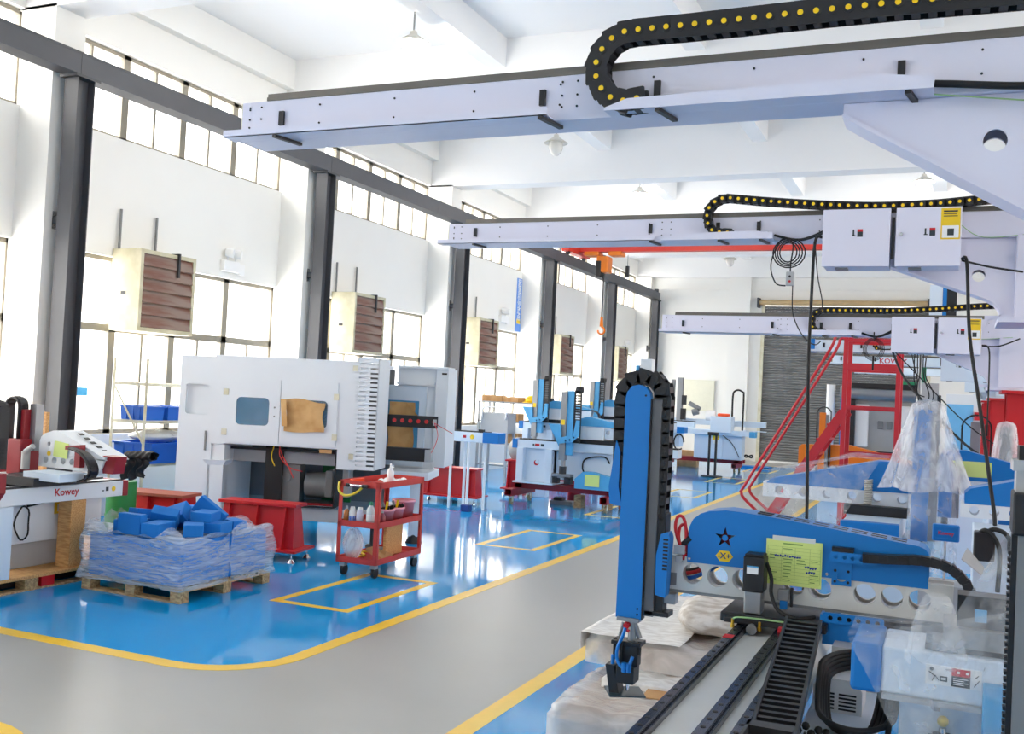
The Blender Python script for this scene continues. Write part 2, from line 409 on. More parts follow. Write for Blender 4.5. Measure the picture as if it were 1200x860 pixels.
# windows -------------------------------------------------------
wn = 0
PANES = {}
def pane(parent, y0, y1, z0, z1, x, tilt=0):
    key = (round(y1-y0, 3), round(z1-z0, 3))
    if key not in PANES:
        PANES[key] = mesh_data('pane', M().box(-.003, .003, -.012, key[0]+.012, -.012-key[1], .012), GLASS)
    return link('pane', PANES[key], parent, (x, y0, z1), (0, tilt, 0))
def window(k, upper, sx):
    global wn
    wn += 1
    y0 = Y0+BAY*k+.32; y1 = Y0+BAY*(k+1)-.14; x = XW-.13 if sx < 0 else XR+.13
    za, zb = (4.74, 5.84) if upper else (1.03, 3.25); zt = 5.50 if upper else 2.36
    fr = M(); d = .035
    t = .05
    fr.box(x-d, x+d, y0, y1, za, za+t); fr.box(x-d, x+d, y0, y1, zb-t, zb); fr.box(x-d, x+d, y0, y0+t, za, zb); fr.box(x-d, x+d, y1-t, y1, za, zb)
    tt = .05 if upper else .09
    fr.box(x-d, x+d, y0, y1, zt-tt/2, zt+tt/2)
    nm = 4; L = (y1-y0-2*t)
    ed = [y0+t+L*i/nm for i in range(nm+1)]
    mw = .055 if upper else .055
    for e in ed[1:-1]: fr.box(x-d, x+d, e-mw, e+mw, za, zb)
    pn = []
    for i in range(nm):
        a, c = ed[i]+(mw if i else 0), ed[i+1]-(mw if i < nm-1 else 0); h = (a+c)/2
        fr.box(x-d*.7, x+d*.7, h-.018, h+.018, za, zt if not upper else zb)
        pn += [(a, h-.018, za+t, zt-tt/2), (h+.018, c, za+t, zt-tt/2)]
        if upper: pn += [(a, h-.018, zt+tt/2, zb-t), (h+.018, c, zt+tt/2, zb-t)]
        else: pn += [(a, c, zt+tt/2, zb-t)]
    o = struct('window_%d' % wn, fr, ALUW)
    for i, (a, c, z0, z1) in enumerate(pn):
        pane(o, a, c, z0, z1, x, R(9)*(1 if sx < 0 else -1) if upper and z0 > zt and i % 4 == 2 else 0)
    return o
for k in range(-1, 5): window(k, True, -1); window(k, False, -1)
for k in range(-3, 5): window(k, True, 1); window(k, False, 1)
for k in range(-3, -1): window(k, True, -1); window(k, False, -1)

# roller shutter door in the back wall ---------------------------
b = M()
z = 0.02; nsl = 62; hz = 4.93/nsl
prof = []
for i in range(nsl):
    z = i*hz
    b.add([(-5.55, YB+.05, z), (-.65, YB+.05, z), (-.65, YB+.02, z+hz*.45), (-5.55, YB+.02, z+hz*.45), (-.65, YB+.05, z+hz*.9), (-5.55, YB+.05, z+hz*.9), (-.65, YB+.055, z+hz), (-5.55, YB+.055, z+hz)],
          [(0, 1, 2, 3), (3, 2, 4, 5), (5, 4, 6, 7)])
door = struct('door_1', b, SHUT)
struct('door_guide', M().box(-5.6, -5.5, YB-.05, YB+.02, 0, 4.95).box(-.7, -.6, YB-.05, YB+.02, 0, 4.95), GALV, door)
struct('door_drum', M().cyl((-5.65, YB-.16, 5.02), (-.75, YB-.16, 5.02), .085, 14), mat('drum_canvas', (196, 170, 128), .7, var=.1), door)
struct('drum_bracket', M().box(-5.72, -5.65, YB-.28, YB, 4.86, 5.16).box(-.75, -.68, YB-.28, YB, 4.86, 5.16), STEELD, door)
struct('door_sill', M().box(-5.5, -.7, YB-.06, YB+.1, 0, .06), PURE, door)

# crane runway: steel columns, brackets and rail beam ------------
RUNW = 'steel columns of the crane runway along the window wall'
LB = ['grey steel column before the pillar at the wooden-platform bay', 'grey steel column between the first two wall fans', 'grey steel column behind the white cabinet machine, second gap between wall fans',
      'grey steel column just past the blue lettered wall sign', 'grey steel column second from the back wall corner', 'grey steel column in the corner at the back wall', 'grey steel column before the rounded yellow corner line']
cb0 = M().box(-.1, .1, -.12, -.108, 0, 5.04).box(-.1, .1, .108, .12, 0, 5.04).box(-.006, .006, -.11, .11, 0, 5.04).box(-.1, .1, -.12, .12, 0, .015)
plate0 = M().box(-.13, .13, -.17, .17, 5.03, 5.06)
brk0 = M().box(-.24, -.09, -.09, -.02, 3.42, 3.5).box(-.24, -.2, -.09, -.02, 3.36, 3.56)
c_me = mesh_data('column_shaft', cb0, STEEL); p_me = mesh_data('cap_plate', plate0, STEELD); b_me = mesh_data('wall_bracket', brk0, STEELD)
for i, k in enumerate((0, 1, 2, 3, 4, 5, -1)):
    yc = Y0+BAY*k+(0 if k < 5 else -.22)
    t = thing('steel_column', LB[i], 'column', (-9.0, yc, 0), 0, RUNW)
    link('column_shaft', c_me, t); link('cap_plate', p_me, t); link('wall_bracket', b_me, t)
t = thing('runway_beam', 'long dark grey crane runway beam carried on the steel columns', 'beam', (-9.0, 12, 5.06))
for a, c in ((-6.0, 8.1), (8.1, 12.98), (12.98, 16.5), (16.5, 22.6), (22.6, 32.15)):
    part(t, 'beam_section', M().box(-9.02, -8.98, a, c, 5.07, 5.29).box(-9.12, -8.88, a, c-.006, 5.06, 5.075).box(-9.12, -8.88, a, c-.006, 5.28, 5.295).box(-8.9, -8.885, a, c-.006, 5.075, 5.28), STEEL, w=True)
part(t, 'rail', M().box(-9.03, -8.97, -6, 32.1, 5.295, 5.34), STEELD, w=True)
part(t, 'end_stop', M().box(-9.06, -8.94, 32.0, 32.12, 5.3, 5.42), STEELD, w=True)

# ================================================================ things on the window wall
FANG = 'exhaust fan boxes hung on the window wall'
FL = ['cream exhaust fan box with rusty louvres in the bay with the storage rack', 'cream exhaust fan box with rusty louvres behind and above the white cabinet machine', 'cream exhaust fan box with rusty louvres below and before the blue lettered sign',
      'cream exhaust fan box with rusty louvres in the first bay past the blue lettered sign', 'cream exhaust fan box with rusty louvres in the bay at the back wall']
h_b = M().plate(rect(-.49, .49, -.51, .51), [rect(-.44, .44, -.46, .46)], 'x', -.06, .0).box(-.47, -.06, -.49, .49, -.51, .51)
h_b.m(1).box(-.3, -.22, -.493, -.489, -.06, -.02)
sl_b = M().add([(-.02, -.44, 0), (-.02, .44, 0), (.012, .44, -.15), (.012, -.44, -.15), (-.026, -.44, 0), (-.026, .44, 0), (.004, .44, -.152), (.004, -.44, -.152)], [(0, 1, 2, 3), (7, 6, 5, 4), (3, 2, 6, 7), (0, 4, 5, 1), (0, 3, 7, 4), (1, 5, 6, 2)])
rod_b = M().box(-.012, .012, -.012, .012, .5, 1.02)
hk_b = M().box(-.35, .03, .14, .17, .5, .53).box(.0, .03, .14, .17, .22, .53)
h_me = mesh_data('fan_housing', h_b, [FANM, BLACK]); s_me = mesh_data('louvre_slat', sl_b, RUST); r_me = mesh_data('hanging_rod', rod_b, MIDG); k_me = mesh_data('hook', hk_b, STEELD)
for k in range(5):
    y = 9.96+4.86*k
    t = thing('exhaust_fan', FL[k], 'fan', (-9.2, y, 2.84), 0, FANG)
    link('fan_housing', h_me, t)
    for i in range(6): link('louvre_slat', s_me, t, (-.005, 0, .46-.153*i))
    link('hanging_rod', r_me, t, (-.44, -.42, 0)); link('hanging_rod', r_me, t, (-.44, .2, 0)); link('hook', k_me, t)
for i, (y, z, lb) in enumerate(((11.66, 3.42, 'white twin-head emergency lamp on the wall beside the fan box over the storage rack'), (21.35, 3.5, 'white twin-head emergency lamp on the wall beside the blue lettered sign'), (31.0, 3.4, 'white twin-head emergency lamp on the wall next to the back corner'))):
    t = thing('emergency_lamp', lb, 'lamp', (XW, y, z), 0, 'emergency lamps on the window wall')
    part(t, 'lamp_body', M().box(0, .08, -.17, .17, -.08, .08), PURE, bv=.008)
    for s in (-1, 1):
        part(t, 'lamp_head', M().cyl((.06, s*.09, .06), (.06, s*.09, .17), .012, 6).cyl((.045, s*.09-.02, .19), (.14, s*.09+.03, .18), .06, 12, r2=.07), PURE)
    part(t, 'charger', M().box(0, .05, .2, .32, -.1, .06), PURE, bv=.006)
t = thing('wall_sign', 'tall narrow blue wall sign with white Chinese lettering and yellow patch', 'sign', (XW, 22.30, 3.28))
part(t, 'sign_board', M().box(0, .015, -.14, .14, 0, 1.28).m(1).box(.0, .017, -.1, .1, .18, .3), [mat('sign_blue', (96, 148, 228), .5), YELS])
for i, ch in enumerate('起重机停放点'): text(t, 'lettering', ch, .2, PAPERW, (.0175, 0, 1.16-.165*i), FACEX, bold=.01)
one('window_sticker', 'small light blue lettered sticker on the lower window beside the storage rack', 'sticker', M().box(XW-.122, XW-.118, 8.98, 9.32, 1.50, 1.60), mat('sticker_cyan', (92, 190, 232), .5))

# pendant lamps ------------------------------------------------
BULB = lamp_mat('lit_lamp_bulb', (255, 250, 240), 40.0); SHADE = mat('lamp_shade_enamel', (214, 210, 200), .4)
DIM = mat('unlit_bulb', (232, 228, 220), .2)
PL = [(-6.17, 10.6, 6.02, True, 'lit pendant lamp hung in the first ceiling bay'), (-6.15, 15.4, 5.98, False, 'unlit pendant lamp with frosted bulb, in the second ceiling bay'),
      (-6.16, 20.3, 6.12, True, 'lit pendant lamp over the window side of the third ceiling bay'), (-.62, 20.3, 6.16, True, 'lit pendant lamp over the gantry side of the third ceiling bay'), (-5.9, 28.5, 5.9, False, 'unlit dark pendant lamp near the roller shutter')]
for x, y, z, on, lb in PL:
    t = thing('pendant_lamp', lb, 'lamp', (x, y, z), 0, 'pendant lamps under the ceiling ribs')
    part(t, 'rod', M().cyl((0, 0, .1), (0, 0, (6.4 if -6.2 < x < -5.9 else 6.82)-z), .012, 6), MIDG)
    part(t, 'lamp_shade', M().lathe([(.02, .13), (.04, .12), (.05, .08), (.14, .02), (.2, -.02), (.195, -.028), (.13, .01), (.04, .07)], n=20), SHADE)
    part(t, 'bulb', M().ball((0, 0, -.08), .12, 14, 1.3), BULB if on else DIM)
    if on:
        l = bpy.data.lights.new('lamp_light', 'POINT'); l.energy = 60; l.shadow_soft_size = .09; l.color = (1, .97, .92)
        lo = bpy.data.objects.new('lamp_light', l); COL.objects.link(lo); lo.location = (x, y, z-.2)

# bridge crane and hoist ---------------------------------------
t = thing('bridge_crane', 'red bridge crane girder spanning the hall on the runway beam', 'crane', (-2.0, 24.3, 5.3))
part(t, 'girder', M().box(-9.0, 8.2, 24.2, 24.4, 5.48, 5.5).box(-9.0, 8.2, 24.29, 24.31, 5.48, 5.76).box(-9.0, 8.2, 24.22, 24.38, 5.745, 5.76), REDC, w=True)
part(t, 'end_carriage', M().box(-9.1, -8.9, 23.5, 25.1, 5.41, 5.58), REDC, w=True)
for y in (23.7, 24.9): part(t, 'wheel', M().cyl((-9.04, y, 5.405), (-8.96, y, 5.405), .065, 14), STEELD, w=True)
t = thing('electric_hoist', 'orange and black chain hoist with hook hanging from the red crane girder', 'hoist', (-8.3, 24.3, 3.5))
HX = -8.22
for a_, c_ in ((-.5, -.1), (.15, .5)): part(t, 'trolley', M().box(HX+a_, HX+c_, 24.1, 24.5, 5.37, 5.48), ORANGE, w=True, bv=.03)
part(t, 'hoist_body', M().box(HX-.16, HX+.16, 24.12, 24.48, 4.95, 5.36).m(1).box(HX-.17, HX-.02, 24.11, 24.49, 4.82, 5.25), [ORANGE, BLACK], w=True, bv=.03)
part(t, 'load_chain', M().cyl((HX, 24.3, 3.75), (HX, 24.3, 4.9), .022, 6), STEELD, w=True)
part(t, 'hook_block', M().cyl((HX, 24.3, 3.58), (HX, 24.3, 3.82), .05, 8, .035), ORANGE, w=True)
part(t, 'hook', M().tube([(HX+.09*math.sin(R(a)), 24.3, 3.48-.09*math.cos(R(a)+math.pi)) for a in range(0, 300, 25)], .025), ORANGE, w=True)
part(t, 'pendant_control', M().cyl((HX+.62, 24.3, 5.1), (HX+.62, 24.3, 5.4), .006, 5).box(HX+.58, HX+.66, 24.26, 24.34, 4.85, 5.12), BLACK, w=True)

# ================================================================ gantry robots
def link_mesh(p, h, wd, dot):
    """one link of a cable chain, x along the chain, dot on the -y side"""
    b = M()
    o = [(-.56*p, -.46*h), (-.45*p, -.5*h), (.5*p, -.5*h), (.62*p, -.34*h), (.62*p, .34*h), (.5*p, .5*h), (-.45*p, .5*h), (-.56*p, .46*h)]
    b.plate(o, [], 'y', -wd/2, -wd/2+.006); b.plate(o, [], 'y', wd/2-.006, wd/2)
    b.box(-.2*p, .3*p, -wd/2+.004, wd/2-.004, -.48*h, -.38*h); b.box(-.2*p, .3*p, -wd/2+.004, wd/2-.004, .38*h, .48*h)
    b.cyl((0, -wd/2-.003, 0), (0, -wd/2, 0), .36*p, 12)
    for ys in (-wd/2, wd/2-.006): b.cyl((.5*p, ys+.0005, 0), (.5*p, ys+.0055, 0), .5*h, 14)
    if dot: b.m(1).cyl((0, -wd/2-.006, 0), (0, -wd/2-.002, 0), dot, 10)
    return mesh_data('link', b, [BLACK, YELP] if dot else [BLACK, BLACK])
def chain(T, pts, y, p, h, wd, dot, me=None):
    """cable chain in the x-z plane through pts at depth y (local to T), each link its own piece"""
    c = part(T, 'cable_chain', M().tube([(q[0], y, q[1]) for q in pts[::2]]+[(pts[-1][0], y, pts[-1][1])], h*.2, 6), BLACK2)
    me = me or link_mesh(p, h, wd, dot)
    P = resample(smooth_path([(q[0], 0, q[1]) for q in pts], 8), p)
    for i in range(len(P)-1):
        d = P[i+1]-P[i]
        link('link', me, c, (P[i][0], y, P[i][2]), (0, -math.atan2(d[2], d[0]), 0))
    return c
def gantry(label, Y, xl, zb, h, chain_pts, box, tray1, tray2, base, paint, ch=.058, gus=None, far=False, hole=None):
    """long beam along x on a bracketed column; base=(x0, z0) left edge and foot of the column"""
    bx, bz = base
    T = thing('gantry_robot', label, 'robot', (bx+.35, Y+.15, bz), 0, 'gantry robots with beams reaching over the aisle')
    ox, oy, oz = bx+.35, Y+.15, bz
    def wp(name, b, m, **k): return part(T, name, b, m, w=True, **k)
    xr = bx+1.1
    bm = wp('beam', M().box(xl, xr, Y, Y+.2, zb, zb+h), paint, bv=.004)
    wp('end_plate', M().box(xl-.006, xl, Y+.002, Y+.198, zb+.004, zb+h-.004), GALV)
    wp('top_rail', M().box(xl+.15, xr, Y-.002, Y+.04, zb+h, zb+h+.018).box(xl+.15, xr, Y+.006, Y+.03, zb+h+.018, zb+h+.036), BROWNR)
    a, c = tray1
    wp('cable_tray', M().box(a, c, Y-.1, Y, zb, zb+.004).box(a, c, Y-.1, Y-.096, zb, zb+.035), paint)
    a, c = tray2
    wp('cable_tray', M().box(a, c, Y-.1, Y, zb, zb+.004).plate([(a, zb), (c, zb), (c, zb+.045), (c-.15, zb+.06), (a+.1, zb+.045), (a, zb+.012)], [], 'y', Y-.104, Y-.1), paint)
    if not far:
        bb = M()
        for q in range(9):
            for zz in (.35, .8): bb.cyl((xl+.05+q*.42, Y-.004, zb+h*zz), (xl+.05+q*.42, Y, zb+h*zz), .005, 6)
        for q in (.05, .12):
            for zz in (.3, .55, .85): bb.cyl((xl+q, Y-.004, zb+h*zz), (xl+q, Y, zb+h*zz), .005, 6); bb.cyl((tray1[1]+q-.02, Y-.004, zb+h*zz), (tray1[1]+q-.02, Y, zb+h*zz), .005, 6)
        wp('bolts', bb, BLACK2, kind='stuff')
    for xq in ((xl+.25, tray1[1]-.06, tray1[1]+.46, tray2[1]-.12) if not far else (xl+.15, tray1[1]-.1)):
        wp('sensor_bracket', M().box(xq-.014, xq+.014, Y-.014, Y, zb+.07, zb+.14), BLACK)
        wp('tray_clip', M().bar((xq+.03, Y-.1, zb-.008), (xq+.06, Y+.08, zb-.008), .022, .014), BLACK)
    # bracket plate with a round hole and column
    gx = gus if gus else xl+2.9
    out = [(gx, zb-.002), (bx+.7, zb-.002), (bx+.7, bz+.03), (bx, bz+.03), (bx, bz+.06), (bx-.01, bz+.10), (bx-.04, bz+.14), (bx-.09, bz+.17), (gx+.06, zb-.09), (gx, zb-.05)]
    hx, hz = hole or (bx-.14, zb-.22)
    for yy in (Y+.03, Y+.16): wp('bracket_plate', M().plate(out, [circ(hx, hz, .042, 20)], 'y', yy, yy+.012), paint)
    fl = M(); edge = [(gx, zb-.05), (gx+.06, zb-.09), (bx-.09, bz+.17), (bx-.04, bz+.14), (bx-.01, bz+.10), (bx, bz+.06), (bx, bz+.03)]
    for p, q in zip(edge[:-1], edge[1:]): fl.bar((p[0], Y+.1, p[1]), (q[0], Y+.1, q[1]), .19, .012, (0, 1, 0) if False else (0, 0, 1))
    wp('bracket_flange', fl, paint)
    wp('column', M().box(bx+.08, bx+.62, Y-.02, Y+.3, bz+.03, zb+.02), paint, bv=.01)
    wp('foot_plate', M().box(bx-.02, bx+.74, Y-.12, Y+.42, bz, bz+.03), paint)
    ex = box[0] if box else bx+.5; ez = .05 if box else .12; em = (tray2[1]+ex)/2
    wp('cable_bundle', M().tube(smooth_path([(tray2[1], Y-.05, zb+.03), (em, Y-.06, zb-.01), (ex, Y-.05, zb+ez)], 6), .014 if not box else .008).tube(smooth_path([(tray2[1], Y-.03, zb+.035), (em, Y-.03, zb), (ex, Y-.03, zb+ez+.02)], 6), .012 if not box else .008), BLACK2)
    if not far: wp('earth_wire', M().tube(smooth_path([(box[1] if box else tray2[1], Y-.03, zb+.08 if box else zb-.005), (bx-.12, Y-.01, zb-.0 if box else zb-.07), (bx+.2, Y-.02, zb+.02 if box else zb-.14)], 6), .003), mat('green_wire', (150, 190, 130), .5))
    if chain_pts:
        pp = [(q[0]-ox, q[1]-oz) for q in chain_pts]
        chain(T, pp, Y-.06-oy, .0595, ch, .07, .0115)
        wp('chain_anchor', M().box(chain_pts[0][0], chain_pts[0][0]+.3, Y-.1, Y-.02, zb+.035, zb+.05), BLACK)
    if box:
        x0, x1, xm, z0, z1 = box
        yb = Y-.32
        for q, (a, c) in enumerate(((x0, xm-.005), (xm+.03, x1))):
            cbx = wp('control_box', M().box(a+.006, c-.006, yb+.02, Y-.03, z0+.005, z1-.005), paint, bv=.004)
            part(cbx, 'box_door', M().box(a, c, yb, yb+.02, z0, z1), paint, w=True, bv=.003)
            part(cbx, 'logo_label', M().box(a+(c-a)*.52, a+(c-a)*.52+.035, yb-.002, yb, z0+.2, z0+.25).m(1).box(a+(c-a)*.52, a+(c-a)*.52+.035, yb-.0025, yb, z0+.235, z0+.252).m(0).box(a+(c-a)*.52-.035, a+(c-a)*.52-.012, yb-.002, yb, z0+.205, z0+.212).box(a+(c-a)*.52-.03, a+(c-a)*.52-.02, yb-.002, yb, z0+.212, z0+.25), [INK, INKR], w=True)
            part(cbx, 'vent', M().box(a+.08, a+.16, yb+.1, yb+.2, z0-.006, z0+.006), MIDG, w=True)
            if q == 1:
                part(cbx, 'lock', M().cyl((a+.035, yb-.02, z0+.21), (a+.035, yb, z0+.21), .012, 10), CHROME, w=True)
                part(cbx, 'warning_label', M().box(c-.125, c-.008, yb-.002, yb, z1-.215, z1-.01).m(1).box(c-.117, c-.016, yb-.003, yb, z1-.205, z1-.125).m(2).box(c-.085, c-.045, yb-.0035, yb, z1-.19, z1-.145).m(2).box(c-.11, c-.025, yb-.0035, yb, z1-.035, z1-.025).box(c-.11, c-.03, yb-.0035, yb, z1-.05, z1-.045).box(c-.11, c-.025, yb-.0035, yb, z1-.065, z1-.06), [YELS, PAPERW, INK], w=True, label='yellow warning label with white diagram')
        wp('hinge_strip', M().box(xm+.002, xm+.022, yb+.015, yb+.03, z0+.05, z1-.06), BLACK)
        wp('plug_panel', M().box(x0-.012, x0+.006, Y-.14, Y-.1, z0+.22, z1-.06), BLACK)
    return T
G1C = [(-1.24, 3.045), (-1.299, 3.039), (-1.355, 3.057), (-1.399, 3.1), (-1.424, 3.155), (-1.425, 3.214), (-1.401, 3.267), (-1.359, 3.309), (-1.303, 3.331), (-1.184, 3.333), (-1.003, 3.332), (-.7, 3.334), (-.3, 3.336), (.25, 3.33), (.9, 3.33)]
gantry('lilac white gantry robot with the biggest yellow-dotted chain, above the blue pick arm', 4.08, -3.35, 3.0, .2, G1C, None, (-3.38, -1.64), (-1.38, -.1), (.5, 2.28), LILAC, gus=-.43, ch=.096, hole=(.115, 2.825))
G2C = [(-1.55, 3.052), (-1.613, 3.056), (-1.661, 3.067), (-1.692, 3.107), (-1.705, 3.16), (-1.702, 3.216), (-1.673, 3.262), (-1.628, 3.294), (-1.571, 3.307), (-1.474, 3.297), (-1.308, 3.277), (-1.099, 3.256), (-.94, 3.242), (-.762, 3.228), (-.587, 3.218), (-.417, 3.215), (-.27, 3.218), (-.105, 3.224), (.145, 3.243), (.5, 3.27)]
gantry('lilac white gantry robot with two control boxes, coiled cables and a grey pendant below', 7.45, -3.9, 3.0, .18, G2C, (-.85, .02, -.41, 2.765, 3.155), (-3.95, -2.1), (-2.05, -1.22), (.28, 2.42), LILAC, gus=-.75, hole=(.138, 2.745))
G3C = [(-1.3, 2.622), (-1.356, 2.624), (-1.394, 2.655), (-1.41, 2.7), (-1.409, 2.76), (-1.383, 2.81), (-1.334, 2.839), (-1.25, 2.847), (-.917, 2.848), (-.593, 2.852), (-.277, 2.866), (.031, 2.89), (.213, 2.905), (.5, 2.92)]
gantry('lilac white gantry robot with two control boxes, behind the red guard frame of the ladder', 11.3, -3.09, 2.58, .2, G3C, (-.59, .25, -.18, 2.40, 2.765), (-3.1, -1.78), (-1.75, -.9), (.34, 2.06), LILAC, gus=-.4, hole=(.19, 2.44))
g4 = gantry('pale blue-white gantry robot with a blue beam end, first past the red ladder', 16.3, -2.0, 2.67, .19, [(-.9, 2.71), (-1.0, 2.71), (-1.08, 2.75), (-1.1, 2.83), (-1.05, 2.91), (-.9, 2.93), (-.2, 2.93), (.6, 2.95)], (-.16, .72, .3, 2.28, 2.78), (-2.08, -1.2), (-1.2, -.2), (.5, 2.06), WHITE2, gus=0, far=True)
g5 = gantry('pale blue-white gantry robot with red lettered beam, second past the red ladder', 19.5, -2.05, 2.62, .16, None, (.2, 1.1, .62, 2.2, 2.75), (-2.1, -1.2), (-1.2, .2), (.5, 2.06), WHITE2, gus=0, far=True)
gantry('pale blue-white gantry robot with short beam, closest to the roller shutter', 23.6, -1.95, 2.6, .16, None, None, (-2.0, -1.2), (-1.2, .2), (.5, 2.06), WHITE2, gus=0, far=True)

part(g4, 'mast', M().box(-.36, -.19, 16.55, 16.7, 2.7, 3.75).m(1).box(-.18, -.12, 16.55, 16.65, 2.7, 3.72).m(2).box(-.12, .02, 16.55, 16.65, 2.75, 3.7), [WHITE2, BLUE, BLACK], w=True)
part(g4, 'beam_end_cap', M().box(-2.06, -1.99, 16.28, 16.52, 2.66, 2.87), BLUE, w=True)
text(g5, 'lettering', 'KOWEY', .13, INKR, (-1.0-g5.location[0], 19.498-g5.location[1], 2.70-g5.location[2]), FRONT, bold=.015)

# ================================================================ left side of the hall
def strip_chain(b, pts, wd, th, step):
    """ladder-like cable chain joined in one mesh: two side rails and rungs, pts in 3-D, width along y"""
    P = resample(smooth_path(pts, 6), step)
    for p, q in zip(P[:-1], P[1:]):
        for s in (-1, 1): b.bar(p+Vector((0, s*wd/2, 0)), q+Vector((0, s*wd/2, 0)), .008, th, (0, 1, 0))
        b.bar(p+Vector((0, -wd/2, 0)), p+Vector((0, wd/2, 0)), step*.45, th*.8, (q-p).normalized())
    return b
def loop_chain(T, name, x0, x1, y, z0a, z0b, ztop, wd, th, step, mt=None):
    """upside-down U of cable chain between x0 and x1"""
    r = (x1-x0)/2; c = (x0+x1)/2
    pts = [(x0, y, z0a), (x0, y, (z0a+ztop)/2), (x0, y, ztop-r)]+[(c-r*math.cos(R(a)), y, ztop-r+r*math.sin(R(a))) for a in range(20, 180, 20)]+[(x1, y, ztop-r), (x1, y, (z0b+ztop)/2), (x1, y, z0b)]
    return part(T, name, strip_chain(M(), pts, wd, th, step), mt or BLACK)
def arch_cover(x0, x1, z0, ztop, xpk, zlow):
    """side outline of a robot cover: peak near xpk, sloping down to x1"""
    o = [(x0, z0), (x1, z0), (x1, zlow-.03), (x1-math.copysign(.03, x1-x0), zlow)]
    s = math.copysign(1, x1-x0)
    for t in (.15, .35, .6, .85): o.append((x1-s*.03+(xpk-x1+s*.03)*t, zlow+(ztop-zlow)*t))
    o += [(xpk, ztop), (xpk-s*.06, ztop), (x0+s*.05, ztop-.03), (x0+s*.015, ztop-.06), (x0, ztop-.1)]
    return o

# wooden platform ------------------------------------------------
t = thing('wooden_platform', 'low plywood platform with block feet under the white and red robot', 'platform', (-7.6, 6.2, 0))
part(t, 'deck', M().box(-8.6, -6.79, 4.2, 7.76, .098, .125), WOOD, w=True, bv=.003)
part(t, 'bottom_board', M().box(-6.89, -6.79, 4.2, 7.76, 0, .018), WOODP, w=True)
part(t, 'bottom_board', M().box(-8.6, -8.5, 4.2, 7.76, 0, .018), WOODP, w=True)
part(t, 'gap_shade', M().box(-8.6, -6.95, 4.3, 7.68, .018, .098), BLACK2, w=True)  # black slab filling the underside, standing in for shade in the openings
for i, y in enumerate((4.3, 4.95, 5.62, 6.0, 6.16, 6.9, 7.68)):
    part(t, 'block', M().box(-6.9, -6.792, y-.06, y+.07, .018, .098), RED if i == 4 else WOODP, w=True)
one('wooden_post', 'rectangular plywood post standing on the platform under the lettered beam', 'post', M().box(-6.98, -6.83, 6.40, 6.56, .125, .70), WOOD, bv=.004)
# white and red traverse robot on the platform -------------------
t = thing('traverse_robot', 'white robot with dark red covers on a lettered beam above the wooden platform', 'robot', (-7.1, 5.6, .125))
wp = lambda n, b, m, **k: part(t, n, b, m, w=True, **k)
wp('base_beam', M().box(-7.08, -6.8, 3.6, 6.94, .70, .835), WHITE, bv=.005)
wp('beam_end_cap', M().box(-7.085, -6.795, 6.94, 7.0, .698, .838), DRED, bv=.006)
wp('guide_rail', M().box(-6.84, -6.81, 3.6, 6.93, .835, .85).box(-7.06, -7.03, 3.6, 6.93, .835, .85), BLACK)
text(t, 'lettering', 'Kowey', .085, INKR, (-6.7985+7.1, 6.31-5.6, .777-.125), FACEX, bold=.018, sx=1.05)
wp('warning_dot', M().cyl((-6.8, 6.83, .77), (-6.797, 6.83, .77), .022, 14), YELS)
wp('small_label', M().box(-6.8, -6.797, 6.70, 6.72, .755, .765).box(-6.8, -6.797, 6.74, 6.77, .755, .79), INK)
wp('control_cabinet', M().box(-7.5, -7.05, 5.95, 6.95, .34, .70), WHITE, bv=.006)
wp('foot_channel', M().box(-7.4, -7.1, 6.05, 6.6, .125, .36), GREYP, bv=.006)
wp('base_column', M().box(-7.1, -6.78, 4.6, 5.78, .125, .70), WHITE2, bv=.008)
wp('warning_label', M().box(-7.05, -7.047, 6.42, 6.62, .56, .66).m(1).box(-7.05, -7.046, 6.45, 6.59, .58, .64), [YELS, PAPERW])
wp('cable_coil', M().tube([(-7.0, 6.06+.07*math.sin(a/3)*(1+.2*math.sin(a)), .52+.14*math.cos(a/3)) for a in range(0, 40)], .007).tube(smooth_path([(-7.0, 6.1, .66), (-6.99, 6.25, .68), (-7.0, 6.37, .69)], 5), .012), BLACK2)
wp('carriage', M().box(-7.12, -6.72, 5.9, 6.45, .85, .92).m(1).box(-6.9, -6.5, 5.95, 6.2, .9, .965), [BLACK, WHITE2])
outl = arch_cover(-7.11, -6.36, 1.08, 1.285, -6.9, 1.10)
wp('traverse_beam', M().plate([(-7.11, .975), (-6.42, .965), (-6.36, 1.1), (-7.11, 1.1)], [circ(-7.03+.1*i, 1.035, .028, 14) for i in range(6)], 'y', 6.28, 6.42), WHITE, bv=.003)
cv = wp('cover', M().plate(outl, [circ(-7.0, 1.17, .02, 10)], 'y', 6.278, 6.54), WHITE, bv=.008)
vb = M()
for i in range(6): vb.cb((-6.78+.07*i, 6.41, 1.262-.031*i), (.035, .05, .004), Matrix.Rotation(R(22), 3, 'Y'))
part(cv, 'vent_holes', vb, BLACK, w=True, kind='stuff')
part(cv, 'form_sheet', M().cb((-6.85, 6.27, 1.13), (.16, .004, .13), Matrix.Rotation(R(6), 3, 'Y')), PAPERG, w=True, label='pale green form sheet')
part(cv, 'yellow_mark', M().cyl((-6.99, 6.272, 1.09), (-6.99, 6.277, 1.09), .02, 12), YELS, w=True)
wp('end_cover', M().plate([(-6.40, .965), (-6.29, .965), (-6.26, 1.11), (-6.42, 1.11)], [], 'y', 6.3, 6.42), DRED, bv=.005)
wp('motor_bracket', M().plate([(-6.75, 1.17), (-6.58, 1.19), (-6.58, 1.0), (-6.64, 1.0), (-6.64, 1.14), (-6.75, 1.14)], [], 'y', 6.22, 6.275), DRED)
